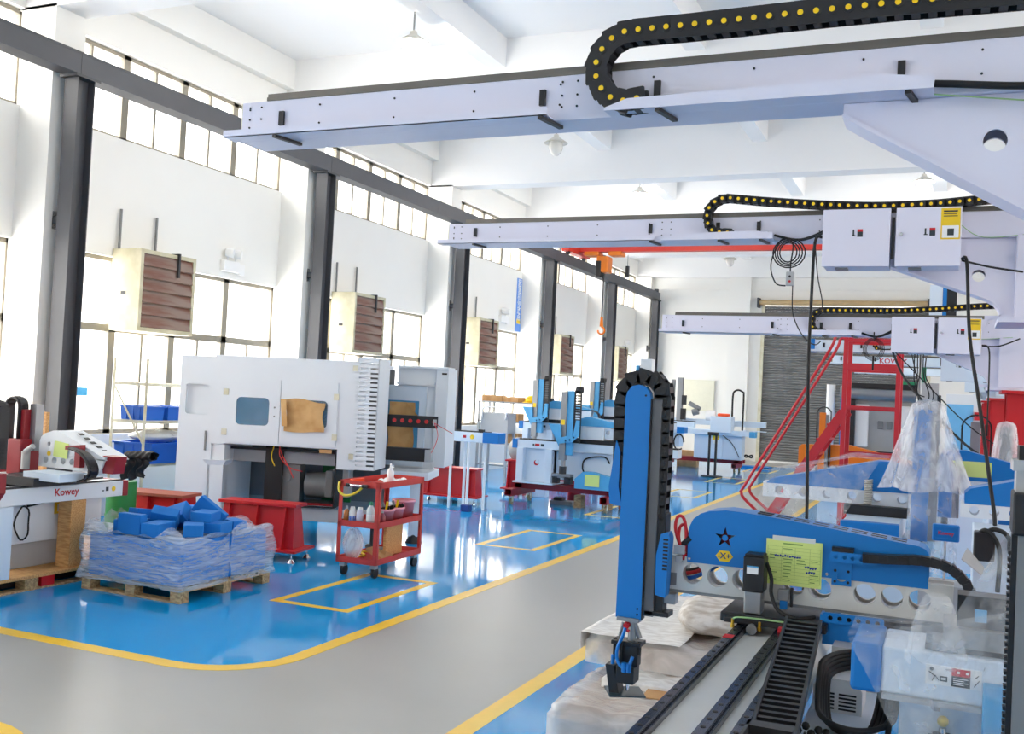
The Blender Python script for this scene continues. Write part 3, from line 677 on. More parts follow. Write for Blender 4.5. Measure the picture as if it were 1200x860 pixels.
wp('cable_chain', strip_chain(M(), [(-6.62, 6.18, 1.16), (-6.5, 6.18, 1.13), (-6.42, 6.18, 1.07), (-6.38, 6.18, .99), (-6.42, 6.18, .93), (-6.55, 6.18, .9), (-6.8, 6.18, .92), (-7.05, 6.18, .93), (-7.3, 6.18, .9)], .06, .05, .03), BLACK)
wp('vertical_arm', M().box(-7.30, -7.21, 6.2, 6.3, .92, 1.45).m(1).box(-7.225, -7.15, 6.26, 6.34, 1.1, 1.5), [DRED, ALU])
wp('arm_base', M().box(-7.34, -7.18, 6.15, 6.35, .9, 1.2), DRED, bv=.01)
loop_chain(t, 'arm_chain', -7.42+7.1, -7.26+7.1, 6.22-5.6, .9, 1.0, 1.55-.125, .06, .045, .028)
wp('valve_unit', M().cyl((-7.15, 6.18, .95), (-7.15, 6.18, 1.1), .035, 10).cyl((-7.13, 6.16, 1.1), (-7.05, 6.16, 1.15), .025, 8), GREYP)
wp('red_guard', M().box(-7.62, -7.45, 6.1, 6.3, .9, 1.08), DRED, bv=.01)
# second arm of the same robot, in front of the lettered beam
wp('front_arm', M().box(-6.92, -6.84, 5.5, 5.6, .9, 1.48).m(1).box(-6.84, -6.78, 5.52, 5.58, 1.0, 1.5), [DRED, ALU])
wp('arm_bracket', M().plate([(-6.95, .98), (-6.67, .98), (-6.67, .83), (-6.76, .72), (-6.95, .72)], [circ(-6.72, .86, .012, 8), circ(-6.79, .78, .012, 8)], 'y', 5.5, 5.6), DRED, bv=.004)
loop_chain(t, 'front_arm_chain', -6.86+7.1, -6.71+7.1, -.03, .85, .88, 1.535-.125, .06, .045, .028)
b = M().grid(lambda u, v: (-6.50+.30*v, 6.66+(.055+.012*math.sin(25*v+4*u*6.283))*math.cos(6.283*u), 1.085+.02*v+(.04+.008*math.sin(31*v))*math.sin(6.283*u)), 14, 24)
b.grid(lambda u, v: (-6.50+.26*u+.02*math.sin(7*v), 6.62+.02*math.sin(19*u+5*v), 1.07-.19*v*(1-.3*u)+.012*math.sin(13*u)), 18, 10)
one('garbage_bag', 'black plastic sheet bundled over the far end of the white and red robot', 'bag', b, BLACK)
one('plank', 'pale wooden board leaning upright behind the white and red robot', 'board', M().box(-7.66, -7.56, 6.73, 6.77, .125, 1.41), WOOD)
one('green_drum', 'green metal drum behind the lettered beam end', 'drum', M().cyl((-7.46, 7.6, .125), (-7.46, 7.6, .74), .14, 20).cyl((-7.46, 7.6, .4), (-7.46, 7.6, .42), .147, 20), GREEN)
one('film_sheet', 'crumpled clear film heaped on the platform edge beside the wrapped pallet', 'plastic film', M().grid(lambda u, v: (-6.90+(.09+.012*math.sin(23*u+5*v))*math.cos(6.283*u)*math.sin(math.pi*(.5+.48*v))**.6, 6.98+(.28+.03*math.sin(17*u))*math.sin(6.283*u)*math.sin(math.pi*(.5+.48*v))**.6, .122+.44*v+.02*math.sin(11*u)*v), 40, 14), FILM)

# pallet of blue foam blocks under stretch wrap ------------------
t = thing('wooden_pallet', 'low wooden pallet under the shrink-wrapped blue foam load', 'pallet', (-6.0, 6.8, 0))
px0, px1, py0, py1 = -6.56, -5.52, 6.30, 7.44
for i in range(7): part(t, 'deck_board', M().box(px0, px1, py0+.012+i*.16, py0+.137+i*.16, .1, .118), WOODP, w=True)
for y in (py0+.05, (py0+py1)/2, py1-.05): part(t, 'bottom_board', M().box(px0, px1, y-.05, y+.05, 0, .016), WOODP, w=True)
for x in (px0+.05, (px0+px1)/2, px1-.05):
    part(t, 'stringer', M().box(x-.05, x+.05, py0, py1, .082, .1), WOODP, w=True)
    for y in (py0+.05, (py0+py1)/2, py1-.05): part(t, 'block', M().box(x-.05, x+.05, y-.05, y+.05, .016, .082), WOODP, w=True)
def wrapf(u, v, g=0):
    a = 2*math.pi*u; k = .62+.0*v
    x = max(-1, min(1, 1.43*math.cos(a))); y = max(-1, min(1, 1.43*math.sin(a)))
    wv = .012*math.sin(23*u+9*v)+.008*math.sin(61*u)
    top = .36+.05*math.sin(5*a)+.03*math.sin(11*a)
    z = .1+(top+.06)*v
    return (-6.04+x*(.53-.015*v+g+wv), 6.87+y*(.585-.015*v+g+wv), z)
core = one('foam_stack', 'solid layered stack of blue foam inside the stretch wrap on the pallet', 'foam', M().box(-6.53, -5.55, 6.325, 7.415, .118, .47), FOAM, bv=.02)
b = M().grid(lambda u, v: wrapf(u, v, .012), 96, 10)
ef = lambda u, v: max(0, max(abs(2*u-1)-.9, abs(2*v-1)-.93))*9
b.m(1).grid(lambda u, v: (-6.04+(2*u-1)*.52, 6.87+(2*v-1)*.57, .476+.003*math.sin(9*u+4*v)+.002*math.sin(21*v+3*u)+ef(u, v)*(.03+.03*math.sin(23*u+11*v))), 40, 40)
one('stretch_wrap', 'crinkled clear stretch wrap around the blue foam load on the pallet', 'plastic wrap', b, [FILMS, FILMT])
FB = [(-6.2835, 6.545, 0.531, 0.26, 0.18, 0.1, 0.9712, -0.0, 0.0, 0.2383),
      (-6.0626, 6.6822, 0.5929, 0.22, 0.16, 0.11, 0.5121, 0.8159, 0.2589, 0.0703),
      (-5.9573, 6.4955, 0.536, 0.28, 0.16, 0.11, 0.6128, 0.0, 0.0, 0.7902),
      (-6.153, 6.4061, 0.566, 0.24, 0.17, 0.08, 0.0002, -0.0002, -0.7071, 0.7071),
      (-5.7314, 6.9239, 0.526, 0.22, 0.22, 0.09, 0.9938, 0.0, -0.0, 0.1108),
      (-6.3509, 6.7735, 0.5994, 0.28, 0.08, 0.13, 0.487, -0.5816, -0.4355, 0.4847),
      (-6.072, 6.9963, 0.5752, 0.28, 0.14, 0.08, 0.0414, 0.9455, -0.2678, -0.1807),
      (-6.3163, 6.7535, 0.516, 0.28, 0.16, 0.07, 0.9933, 0.0, -0.0, 0.1156),
      (-5.8353, 6.927, 0.6141, 0.26, 0.18, 0.08, 0.8215, -0.0145, 0.01, -0.5699),
      (-6.2091, 7.335, 0.531, 0.26, 0.13, 0.1, 0.0, -0.0, 1.0, 0.0),
      (-6.095, 6.8473, 0.6056, 0.22, 0.18, 0.09, 0.3361, -0.9162, -0.1689, -0.1379),
      (-6.2754, 7.0018, 0.521, 0.26, 0.18, 0.08, 0.9997, 0.0, 0.0, -0.0255),
      (-5.7409, 6.6711, 0.531, 0.22, 0.16, 0.1, 0.9079, -0.0, -0.0, -0.4191),
      (-5.9285, 7.0894, 0.6241, 0.28, 0.15, 0.09, 0.7097, 0.6145, 0.3341, -0.0846),
      (-5.7661, 7.22, 0.521, 0.24, 0.13, 0.08, 0.9739, 0.0, -0.0, -0.227),
      (-6.1805, 7.225, 0.561, 0.22, 0.16, 0.09, 0.7071, -0.7071, -0.0001, 0.0001)]
for x, y, z, a, c, h, qw, qx, qy, qz in FB:
    one('foam_block', 'loose bright blue foam block lying on the wrapped blue load', 'foam block', M().cb((x, y, z-.002), (a, c, h), Quaternion((qw, qx, qy, qz)).to_matrix()), FOAM, 'loose blue foam blocks heaped on the wrapped pallet', bv=.006)

# storage rack with bins -----------------------------------------
t = thing('storage_rack', 'pale slotted-angle storage rack by the window with blue bins', 'rack', (-8.8, 9.9, 0))
for x in (-9.05, -8.55):
    for y in (9.0, 10.9): part(t, 'upright', M().box(x-.02, x+.02, y-.003, y+.003, 0, 1.98).box(x-.02, x-.014, y, y+.03, 0, 1.98), GALV, w=True)
for z in (.30, .76, 1.26, 1.70): part(t, 'shelf', M().box(-9.07, -8.53, 9.0, 10.9, z-.035, z), GALV, w=True)
part(t, 'brace', M().bar((-9.05, 8.995, 1.68), (-8.56, 8.995, 1.0), .025, .004, (0, 1, 0)), GALV, w=True)
binb = M(); bo = [(-.2, -.15), (.2, -.15), (.2, .15), (-.2, .15)]
binb.box(-.19, .19, -.14, .14, 0, .005)
for s in (-1, 1):
    binb.add([(-.19, s*.14, 0), (.19, s*.14, 0), (.2, s*.15, .16), (-.2, s*.15, .16), (-.19, s*.132, 0), (.19, s*.132, 0), (.192, s*.142, .16), (-.192, s*.142, .16)], [(0, 1, 2, 3), (7, 6, 5, 4), (3, 2, 6, 7)])
    binb.add([(s*.19, -.14, 0), (s*.19, .14, 0), (s*.2, .15, .16), (s*.2, -.15, .16), (s*.182, -.14, 0), (s*.182, .14, 0), (s*.192, .15, .16), (s*.192, -.15, .16)], [(0, 1, 2, 3), (7, 6, 5, 4), (3, 2, 6, 7)])
binb.plate(rect(-.215, .215, -.165, .165), [rect(-.19, .19, -.14, .14)], 'z', .15, .165)
for x in (-.1, 0, .1):
    for s in (-1, 1): binb.box(x-.006, x+.006, s*.146-.008, s*.146+.008, .01, .15)
bm_ = mesh_data('storage_bin', binb, BINB)
def sbin(x, y, z, lb, sc=1.0, rz=0):
    o = link('storage_bin', bm_, None, (x, y, z), (0, 0, rz)); o.scale = (sc, sc, sc); tag(o, lb, 'bin', 'blue plastic bins on the storage rack'); return o
for i, y in enumerate((9.22, 9.58, 9.94, 10.3)): sbin(-8.8, y, 1.26, 'low blue plastic bin in the row on the third rack shelf')
sbin(-8.78, 9.29, .76, 'large blue plastic bin on the second rack shelf', 1.45); sbin(-8.74, 9.79, .76, 'large blue plastic bin on the second rack shelf', 1.45)
one('plastic_bundle', 'white plastic-wrapped bundle lying on the big blue rack bins', 'bundle', M().grid(lambda u, v: (-8.8+.25*math.cos(6.283*u)*math.sin(3.1416*v), 9.5+.42*math.sin(6.283*u)*math.sin(3.1416*v), 1.062+.07*math.cos(3.1416*v)+.012*math.sin(20*u)*math.sin(13*v)), 24, 12), PURE)
one('parts_tray', 'tray of small metal parts at the rack end past the big bins', 'tray', M().box(-8.95, -8.58, 10.2, 10.8, .76, .8).m(1).box(-8.9, -8.65, 10.25, 10.5, .8, .85).box(-8.85, -8.7, 10.55, 10.7, .8, .87), [GREYP, MIDG], bv=.004)

# big white cabinet machine --------------------------------------
RM = R(18)
t = thing('cabinet_machine', 'large white enclosed machine with two door windows, one covered in brown paper', 'machine', (-5.95, 9.6, 0), RM)
# local frame: x along the front, y into the machine, front at y=0
wp = lambda n, b, m, **k: part(t, n, b, m, **k)
wp('front_panel', M().plate([(-1.75, 1.06), (-1.62, 1.06), (-1.6, 1.07), (-.3, 1.07), (-.3, .85), (-.1, .85), (-.1, 2.06), (-1.75, 2.06)], [], 'y', 0, .03), WHITE, bv=.004)
lt = wp('left_housing', M().plate(rect(-2.15, -1.75, .12, 2.04), [rrect(-2.08, -1.8, 1.38, 1.72, .03)], 'y', .0, .03).box(-2.15, -1.75, .07, .9, .12, 2.04).box(-1.75, -1.6, .02, .9, .12, 1.06), WHITE, bv=.006)
part(lt, 'recess_back', M().box(-2.1, -1.78, .06, .07, 1.36, 1.74), WHITE)
part(lt, 'handle', M().box(-1.83, -1.81, -.012, 0, .98, 1.2), MIDG)
wp('top_panel', M().box(-2.15, .1, .03, .9, 2.0, 2.04), WHITE)
for i, (a, c, wa, wb) in enumerate(((-1.61, -.975, -1.48, -1.1), (-.965, -.32, -.87, -.43))):
    d = wp('door', M().plate(rect(a, c, 1.09, 1.81), [rrect(wa, wb, 1.29, 1.6, .05)], 'y', -.014, .0), WHITE, bv=.003)
    part(d, 'door_window', M().plate(rrect(wa, wb, 1.29, 1.6, .05), [], 'y', -.006, -.002), TINT)
    hx = a+.01 if i == 0 else c-.01
    for z in (1.2, 1.65): part(d, 'hinge', M().box(hx-.035, hx+.025, -.022, -.012, z-.035, z+.035), GALV, bv=.003)
    for zz in (1.4, 1.5): part(d, 'screw', M().cyl((c-.06 if i == 0 else a+.06, -.018, zz), (c-.06 if i == 0 else a+.06, -.013, zz), .01, 8), MIDG)
part(t.children[-1], 'brown_paper', M().grid(lambda u, v: (-.9+.44*u+.03*math.sin(7*v+1)*(u-.5), -.03-.02*abs(math.sin(6*u))*v-.015*u, 1.245+.35*v+.03*math.sin(5*u)*(v-.3)), 14, 12).grid(lambda u, v: (-.93+.07*u-.03*v, -.05-.03*u, 1.3+.3*v), 3, 6), KRAFT, label='brown kraft paper taped over the window')
for i, x in enumerate((-1.42, -1.33, -1.25, -1.17)): wp('streak_bar', M().box(x-.02, x+.02, .2, .24, 1.1, 1.9), [WHITE, PURE, CARD, BLUEL][i])  # coloured bars standing in for bright reflection streaks in the door glass
wp('door_panel_rear', M().box(-1.6, -.3, .5, .53, 1.07, 2.0), MIDG)
# slotted grille strip at the right edge
slots = [rect(-.075+q*.12, -.075+q*.12+.085, .9+.051*i, .9+.051*i+.02) for i in range(23) for q in (0, 1)]
wp('slotted_grille', M().plate(rect(-.1, .14, .86, 2.1), slots, 'y', -.05, -.03).box(-.1, -.09, -.05, 0, .86, 2.1).box(.13, .14, -.05, .5, .86, 2.1), WHITE)
wp('grille_backing', M().box(-.08, .015, -.028, -.02, .88, 2.08), WHITE)
for z in (1.0, 1.98): wp('hinge', M().box(-.16, -.1, -.03, -.005, z-.03, z+.03), GALV)
# lower frame and the mechanism seen in the opening
wp('base_frame', M().box(-2.1, .2, .05, .15, .25, .40).box(-2.1, .2, 1.0, 1.1, .25, .4).box(-2.1, -2.0, .1, 1.05, .25, .4).box(.1, .2, .1, 1.05, .25, .4), GREYP, bv=.005)
wp('drip_tray', M().box(-.75, -.32, .02, .5, .42, .46), CHROME)
wp('black_post', M().box(-1.2, -1.0, .25, .4, .4, 1.4), BLACK)
wp('motor', M().cyl((-.75, .45, .62), (-.42, .45, .62), .15, 16).box(-.5, -.42, .3, .6, .5, .8).m(1).box(-.44, -.25, .38, .58, .5, .82), [MIDG, GREYP], bv=.004)
wp('drive_box', M().box(-1.0, -.8, .3, .5, .42, .85).cyl((-.95, .28, .7), (-.95, .3, .7), .05, 12), MIDG)
wp('cross_beam', M().box(-1.6, -.3, .3, .4, .86, 1.0), GREYP)
wp('guide_bar', M().box(-1.6, -.3, .2, .24, 1.0, 1.03), BLACK)
wp('green_panel', M().box(-.62, -.28, .6, .64, .42, .95), GREEN)
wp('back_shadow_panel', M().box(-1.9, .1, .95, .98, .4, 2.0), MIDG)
wp('opening_edge', M().box(-.318, -.3, -.002, .3, .42, 1.07).box(-.75, -.3, -.002, .1, .415, .43), BLACK)
wp('loose_wires', M().tube(smooth_path([(-1.0, .15, 1.1), (-.98, .1, .95), (-.85, .08, .83), (-.7, .06, .8)], 5), .006).tube(smooth_path([(-1.02, .15, 1.1), (-.97, .12, .98), (-.88, .08, .86), (-.8, .06, .72)], 5), .006).m(1).tube(smooth_path([(-1.06, .15, 1.1), (-1.08, .1, .95), (-1.03, .08, .84)], 5), .006), [mat('wire_red', (220, 60, 60), .5), YELP])
wp('inner_label', M().box(-.5, -.36, -.004, 0, 1.02, 1.06), CARD)
for x, y in ((-2.0, .1), (.12, .1), (-2.0, 1.0), (.12, 1.0), (-.75, .1)):
    wp('levelling_foot', M().cyl((x, y, .02), (x, y, .26), .02, 10).cyl((x, y, 0), (x, y, .03), .075, 16, .06), BLACK)
wp('left_leg', M().box(-1.78, -1.6, .0, .2, .25, .85).m(1).add([(-1.84, -.02, .88), (-1.56, -.02, .88), (-1.6, 0, .82), (-1.78, 0, .82), (-1.84, .2, .88), (-1.56, .2, .88), (-1.6, .2, .82), (-1.78, .2, .82)], [(0, 1, 2, 3), (4, 7, 6, 5), (0, 4, 5, 1), (3, 2, 6, 7), (1, 5, 6, 2), (0, 3, 7, 4)]), [WHITE, WHITE])
# rear right enclosure with papered inner door and black rails
wp('rear_panel', M().box(.14, .63, .97, 1.0, .83, 2.06).box(.14, .76, .9, 1.4, 2.03, 2.06), WHITE, bv=.004)
wp('side_panel', M().box(.61, .76, .93, .96, .86, 2.04).box(.74, .76, .95, 1.6, .86, 2.04), WHITE, bv=.004)
wp('inner_frame', M().plate(rect(.0, .5, .86, 1.82), [rect(.03, .42, 1.0, 1.64)], 'y', .93, .96), WHITE2, bv=.004)
wp('frame_cap', M().box(.14, .6, .9, .95, 1.83, 1.86), WHITE)
wp('inner_window', M().box(.03, .42, .945, .95, 1.0, 1.64), BLUEL)
wp('kraft_cover', M().grid(lambda u, v: (.06+.31*u+.01*math.sin(9*v), .92-.012*math.sin(5*u+2), 1.06+.56*v), 8, 8).grid(lambda u, v: (.27+.16*u, .905-.02*v, 1.46+.16*v*(1-u)), 4, 4), KRAFT)
wp('upper_rail', M().box(.12, .71, .6, .63, 1.335, 1.475), BLACK)
for i in range(6): wp('sensor', M().cyl((.2+.095*i, .585, 1.41), (.2+.095*i, .6, 1.41), .024, 10), mat('sensor_red', (206, 40, 40), .4))
wp('rail_end', M().box(.66, .7, .58, .6, 1.37, 1.44), GREYP)
wp('lower_rail', M().box(.12, .64, .5, .62, .95, 1.1), BLACK)
wp('rail_bracket', M().box(.6, .67, .48, .64, .95, 1.09), GREYP)
wp('lower_shelf', M().box(.1, .66, .45, 1.2, .74, .83), WHITE, bv=.004)
wp('rear_leg', M().box(.44, .56, .55, .65, .08, .76), WHITE); wp('levelling_foot', M().cyl((.5, .6, .0), (.5, .6, .1), .1, 16, .05), BLACK)
wp('signal_wires', M().tube(smooth_path([(.68, .57, 1.4), (.73, .55, 1.26), (.7, .52, 1.12), (.66, .5, 1.04)], 5), .004).tube(smooth_path([(.68, .57, 1.4), (.8, .55, 1.34), (.9, .55, 1.29)], 5), .004), mat('wire_red', (220, 60, 60), .5))
wp('latch', M().box(.68, .74, .92, .93, 1.97, 1.99), BLACK)

# red welded pedestals -------------------------------------------
def pedestal(name, label, x, y, L, rz, h=.57, tw=.26, bw=.46, feet=True, group='low red welded pedestals by the machines', top=None):
    t = thing(name, label, 'pedestal', (x, y, 0), rz, group)
    z0 = .1 if feet else 0
    part(t, 'top_plate', M().box(-L/2, L/2, -tw/2, tw/2, h-.03, h), top or RED, bv=.003)
    part(t, 'base_plate', M().box(-L/2-.06, L/2+.06, -bw/2, bw/2, z0, z0+.025), RED, bv=.003)
    part(t, 'web', M().add([(-L/2+.04, -tw/2+.05, h-.03), (L/2-.04, -tw/2+.05, h-.03), (L/2-.01, -bw/2+.1, z0+.02), (-L/2+.01, -bw/2+.1, z0+.02), (-L/2+.04, tw/2-.05, h-.03), (L/2-.04, tw/2-.05, h-.03), (L/2-.01, bw/2-.1, z0+.02), (-L/2+.01, bw/2-.1, z0+.02)], [(0, 1, 2, 3), (7, 6, 5, 4), (0, 4, 5, 1), (3, 2, 6, 7), (1, 5, 6, 2), (0, 3, 7, 4)]), RED)
    for q in (-.36, 0, .36):
        for s in (-1, 1):
            part(t, 'rib', M().add([(q*L-.008, s*(tw/2-.04), h-.03), (q*L+.008, s*(tw/2-.04), h-.03), (q*L+.008, s*(tw/2-.01), h-.03), (q*L-.008, s*(tw/2-.01), h-.03), (q*L-.008, s*(bw/2-.12), z0+.02), (q*L+.008, s*(bw/2-.12), z0+.02), (q*L+.008, s*(bw/2-.04), z0+.02), (q*L-.008, s*(bw/2-.04), z0+.02)], [(0, 1, 2, 3), (7, 6, 5, 4), (0, 4, 5, 1), (2, 6, 7, 3), (1, 5, 6, 2), (0, 3, 7, 4)]), RED)
    if feet:
        for sx in (-1, 1):
            for sy in (-1, 1): part(t, 'levelling_foot', M().cyl((sx*L/2, sy*(bw/2-.05), .02), (sx*L/2, sy*(bw/2-.05), z0+.01), .01, 8).cyl((sx*L/2, sy*(bw/2-.05), 0), (sx*L/2, sy*(bw/2-.05), .035), .042, 12, .02), CHROME)
    return t
pedestal('steel_pedestal', 'low red welded pedestal with levelling feet between foam pallet and tool trolley', -6.4, 8.45, .86, R(10))
pedestal('steel_pedestal', 'low red welded pedestal with a brown top board behind the foam pallet', -7.47, 8.1, .82, R(10), h=.6, tw=.36, top=mat('worn_red_top', (160, 82, 62), .6, var=.1))
pedestal('steel_pedestal', 'low red welded pedestal on the floor past the machine by the white beam end', -7.3, 14.5, .96, R(4), h=.56, tw=.34, bw=.5)
pedestal('steel_pedestal', 'narrow red welded pedestal carrying a grey sack past the white beam end', -6.95, 16.4, .42, R(4), h=.62, tw=.34, bw=.4)

# red tool trolley -----------------------------------------------
t = thing('tool_trolley', 'red angle-steel tool trolley on castors with a shelf of pink tubs', 'trolley', (-5.06, 8.56, 0), R(2))
wp = lambda n, b, m, **k: part(t, n, b, m, **k)
ax, ay = .215, .46
for sx in (-1, 1):
    for sy in (-1, 1):
        wp('post', M().box(min(sx*ax, sx*(ax-.04)), max(sx*ax, sx*(ax-.04)), min(sy*ay, sy*(ay-.006)), max(sy*ay, sy*(ay-.006)), .13, .9).box(min(sx*ax, sx*(ax-.006)), max(sx*ax, sx*(ax-.006)), min(sy*ay, sy*(ay-.04)), max(sy*ay, sy*(ay-.04)), .13, .9), REDT)
        c = wp('castor', M().box(sx*(ax-.05)-.025, sx*(ax-.05)+.025, sy*(ay-.06)-.03, sy*(ay-.06)+.03, .09, .135), GREYP)
        part(c, 'wheel', M().cyl((sx*(ax-.05)-.014, sy*(ay-.06)+.015, .052), (sx*(ax-.05)+.014, sy*(ay-.06)+.015, .052), .052, 16), BLACK2)
for z, hh in ((.13, .055), (.47, .055), (.84, .06)):
    wp('shelf_tray', M().box(-ax, ax, -ay, ay, z, z+.008).plate(rect(-ax, ax, -ay, ay), [rect(-ax+.005, ax-.005, -ay+.005, ay-.005)], 'z', z, z+hh), REDT, bv=.002)
hd = wp('handle', M().tube([(-.1, -ay, .86), (-.1, -ay-.05, .86), (.1, -ay-.05, .86), (.1, -ay, .86)], .012), CHROME)
part(hd, 'grip', M().cyl((-.11, -ay-.05, .86), (-.085, -ay-.05, .86), .018, 10).cyl((.06, -ay-.05, .86), (.11, -ay-.05, .86), .018, 10), BLACK)
TX, TY = -5.06, 8.56
def tr(x, y): a = R(2); return (TX+x*math.cos(a)-y*math.sin(a), TY+x*math.sin(a)+y*math.cos(a))
def bottle(x, y, z, r, h, m1, cap, lb, band=None, neck=.4):
    X, Y = tr(x, y); t = thing('bottle', lb, 'bottle', (X, Y, z), 0)
    part(t, 'bottle_body', M().lathe([(0, 0), (r, 0), (r, h*.68), (r*neck, h*.82), (r*neck, h*.88)], n=14), m1)
    part(t, 'cap', M().cyl((0, 0, h*.86), (0, 0, h), r*neck*1.1, 10, r*neck*.9), cap)
    if band: part(t, 'label_band', M().cyl((0, 0, h*.25), (0, 0, h*.5), r*1.01, 14, caps=False), band)
bottle(-.17, -.38, .478, .028, .17, mat('amber_liquid', (206, 130, 70), .2), GREYP, 'small amber bottle on the trolley middle shelf')
bottle(-.10, -.39, .478, .034, .17, PURE, PURE, 'white spray can with a blue band on the trolley middle shelf', BINB, .7)
bottle(-.02, -.39, .478, .034, .17, mat('pale_lilac', (214, 214, 236), .3), PURE, 'pale lilac spray can on the trolley middle shelf', None, .7)
bottle(.09, -.38, .478, .042, .23, mat('clear_bottle', (214, 224, 224), .1), mat('bottle_green', (40, 150, 110), .4), 'clear bottle with a green cap on the trolley middle shelf', PAPERW, .45)
bottle(.15, -.26, .478, .03, .14, mat('wine_liquid', (140, 60, 70), .2), GREYP, 'dark red small bottle behind the trolley front post')
bottle(.148, -.14, .848, .034, .21, PURE, PURE, 'tall white nozzle bottle standing on the trolley top', None, .3)
def tub(x, y, z, r, h, lb, tools):
    X, Y = tr(x, y); t = thing('plastic_tub', lb, 'tub', (X, Y, z), 0, 'pink tubs on the trolley middle shelf')
    part(t, 'tub_body', M().lathe([(0, .004), (r*.8, .004), (r*.8, 0), (r, h), (r*1.1, h), (r*1.1, h-.02), (r, h-.02)], n=18), PINK)
    if tools:
        b = M().cyl((0, 0, .03), (.05, -.05, h+.07), .012, 6).m(1).cyl((.02, .02, .03), (-.05, .03, h+.05), .014, 6).m(2).cyl((-.02, 0, h-.04), (.06, .05, h+.02), .02, 6).cyl((-.04, -.04, h-.02), (.05, -.01, h+.01), .022, 6)
        part(t, 'hand_tools', b, [YELP, MIDG, BLACK])
tub(.11, -.14, .478, .09, .15, 'pink plastic tub of hand tools, first in the trolley row', True)
tub(.115, .06, .478, .085, .15, 'pink plastic tub of cutters, middle one in the trolley row', True)
tub(.085, .29, .478, .11, .2, 'tall pink plastic tub, end one in the trolley row', False)
X, Y = tr(0, 0)
one('orange_tray', 'orange plastic tray lying on the trolley top', 'tray', M().box(X-.16, X+.1, Y-.36, Y-.12, .849, .862).box(X-.16, X-.14, Y-.36, Y-.12, .862, .9), mat('orange_red', (240, 84, 30), .4), bv=.004)
one('paper_sheets', 'crumpled white paper lying on the trolley top', 'paper', M().grid(lambda u, v: (X-.02+.2*u, Y-.09+.37*v, .876+.018*math.sin(9*u+3*v)+.011*math.sin(17*v)), 10, 10), PAPERW)
one('rag', 'grey rag lying at the far end of the trolley top', 'rag', M().grid(lambda u, v: (X-.05+.2*u, Y+.31+.13*v, .862+.012*math.sin(9*u+8*v)), 8, 8), mat('rag_cloth', (206, 190, 180), .9))
one('coiled_cord', 'yellow cord hanging at the trolley handle', 'cord', M().tube(smooth_path([(X-.2, Y-.47, .88), (X-.18, Y-.5, .8), (X-.1, Y-.51, .76), (X, Y-.5, .79), (X+.06, Y-.47, .85)], 5), .012), mat('yellow_cord', (226, 200, 60), .5))
one('plywood_board', 'square plywood board standing on the trolley bottom shelf', 'board', M().box(X+.02, X+.05, Y+.02, Y+.34, .14, .44), WOOD)
one('cardboard_scrap', 'folded cardboard piece on the trolley bottom shelf', 'cardboard', M().cb((X+.09, Y-.18, .198), (.2, .16, .03), Matrix.Rotation(R(25), 3, 'Y')).cb((X+.07, Y-.09, .182), (.18, .14, .04), Matrix.Rotation(R(-20), 3, 'X')), CARD)
one('yellow_tools', 'yellow cords and tools spread on the trolley bottom shelf', 'tool', M().tube([(X-.125+.045*math.sin(i*.9), Y-.18+.022*i, .148+.004*i) for i in range(12)], .01).m(1).box(X-.18, X-.04, Y+.1, Y+.3, .137, .18), [mat('yellow_cord', (226, 200, 60), .5), MIDG])
one('film_bundle', 'bundle of crumpled clear film on the trolley bottom shelf', 'plastic film', M().grid(lambda u, v: (X-.10+.09*math.cos(6.28*u)*math.sin(3.14*v)*(1+.1*math.sin(25*u)), Y-.335+.1*math.sin(6.28*u)*math.sin(3.14*v), .292-.155*math.cos(3.14*v)), 20, 10), FILMH)

# ================================================================ middle of the hall: robots on red carts
def caster(T, x, y, z, r=.05):
    c = part(T, 'castor', M().box(x-.03, x+.03, y-.03, y+.03, z-.02, z).box(x-.03, x-.022, y-.01, y+.04, r, z-.02).box(x+.022, x+.03, y-.01, y+.04, r, z-.02), GALV)
    part(c, 'wheel', M().cyl((x-.02, y+.015, r), (x+.02, y+.015, r), r, 14), mat('castor_wheel', (150, 130, 100), .6))
    return c
def cart(label, x0, x1, y0, y1, z):
    T = thing('wheeled_frame', label, 'cart', ((x0+x1)/2, (y0+y1)/2, 0), 0, 'red wheeled transport frames')
    hx, hy = (x1-x0)/2, (y1-y0)/2
    for s in (-1, 1):
        part(T, 'cross_rail', M().plate(rect(s*hx*.86-.06, s*hx*.86+.06, z-.2, z-.09), [rect(s*hx*.86-.05, s*hx*.86+.05, z-.19, z-.1)], 'y', -hy, hy), DRED)
        part(T, 'riser', M().box(s*hx*.86-.06, s*hx*.86+.06, -.1, .35, z-.09, z-.02), DRED)
        for q in (-1, 1): caster(T, s*hx*.86, q*(hy-.12), z-.2)
    for yy in (-.05, .3): part(T, 'side_rail', M().box(-hx, hx, yy-.05, yy+.05, z-.1, z), DRED, bv=.004)
    return T
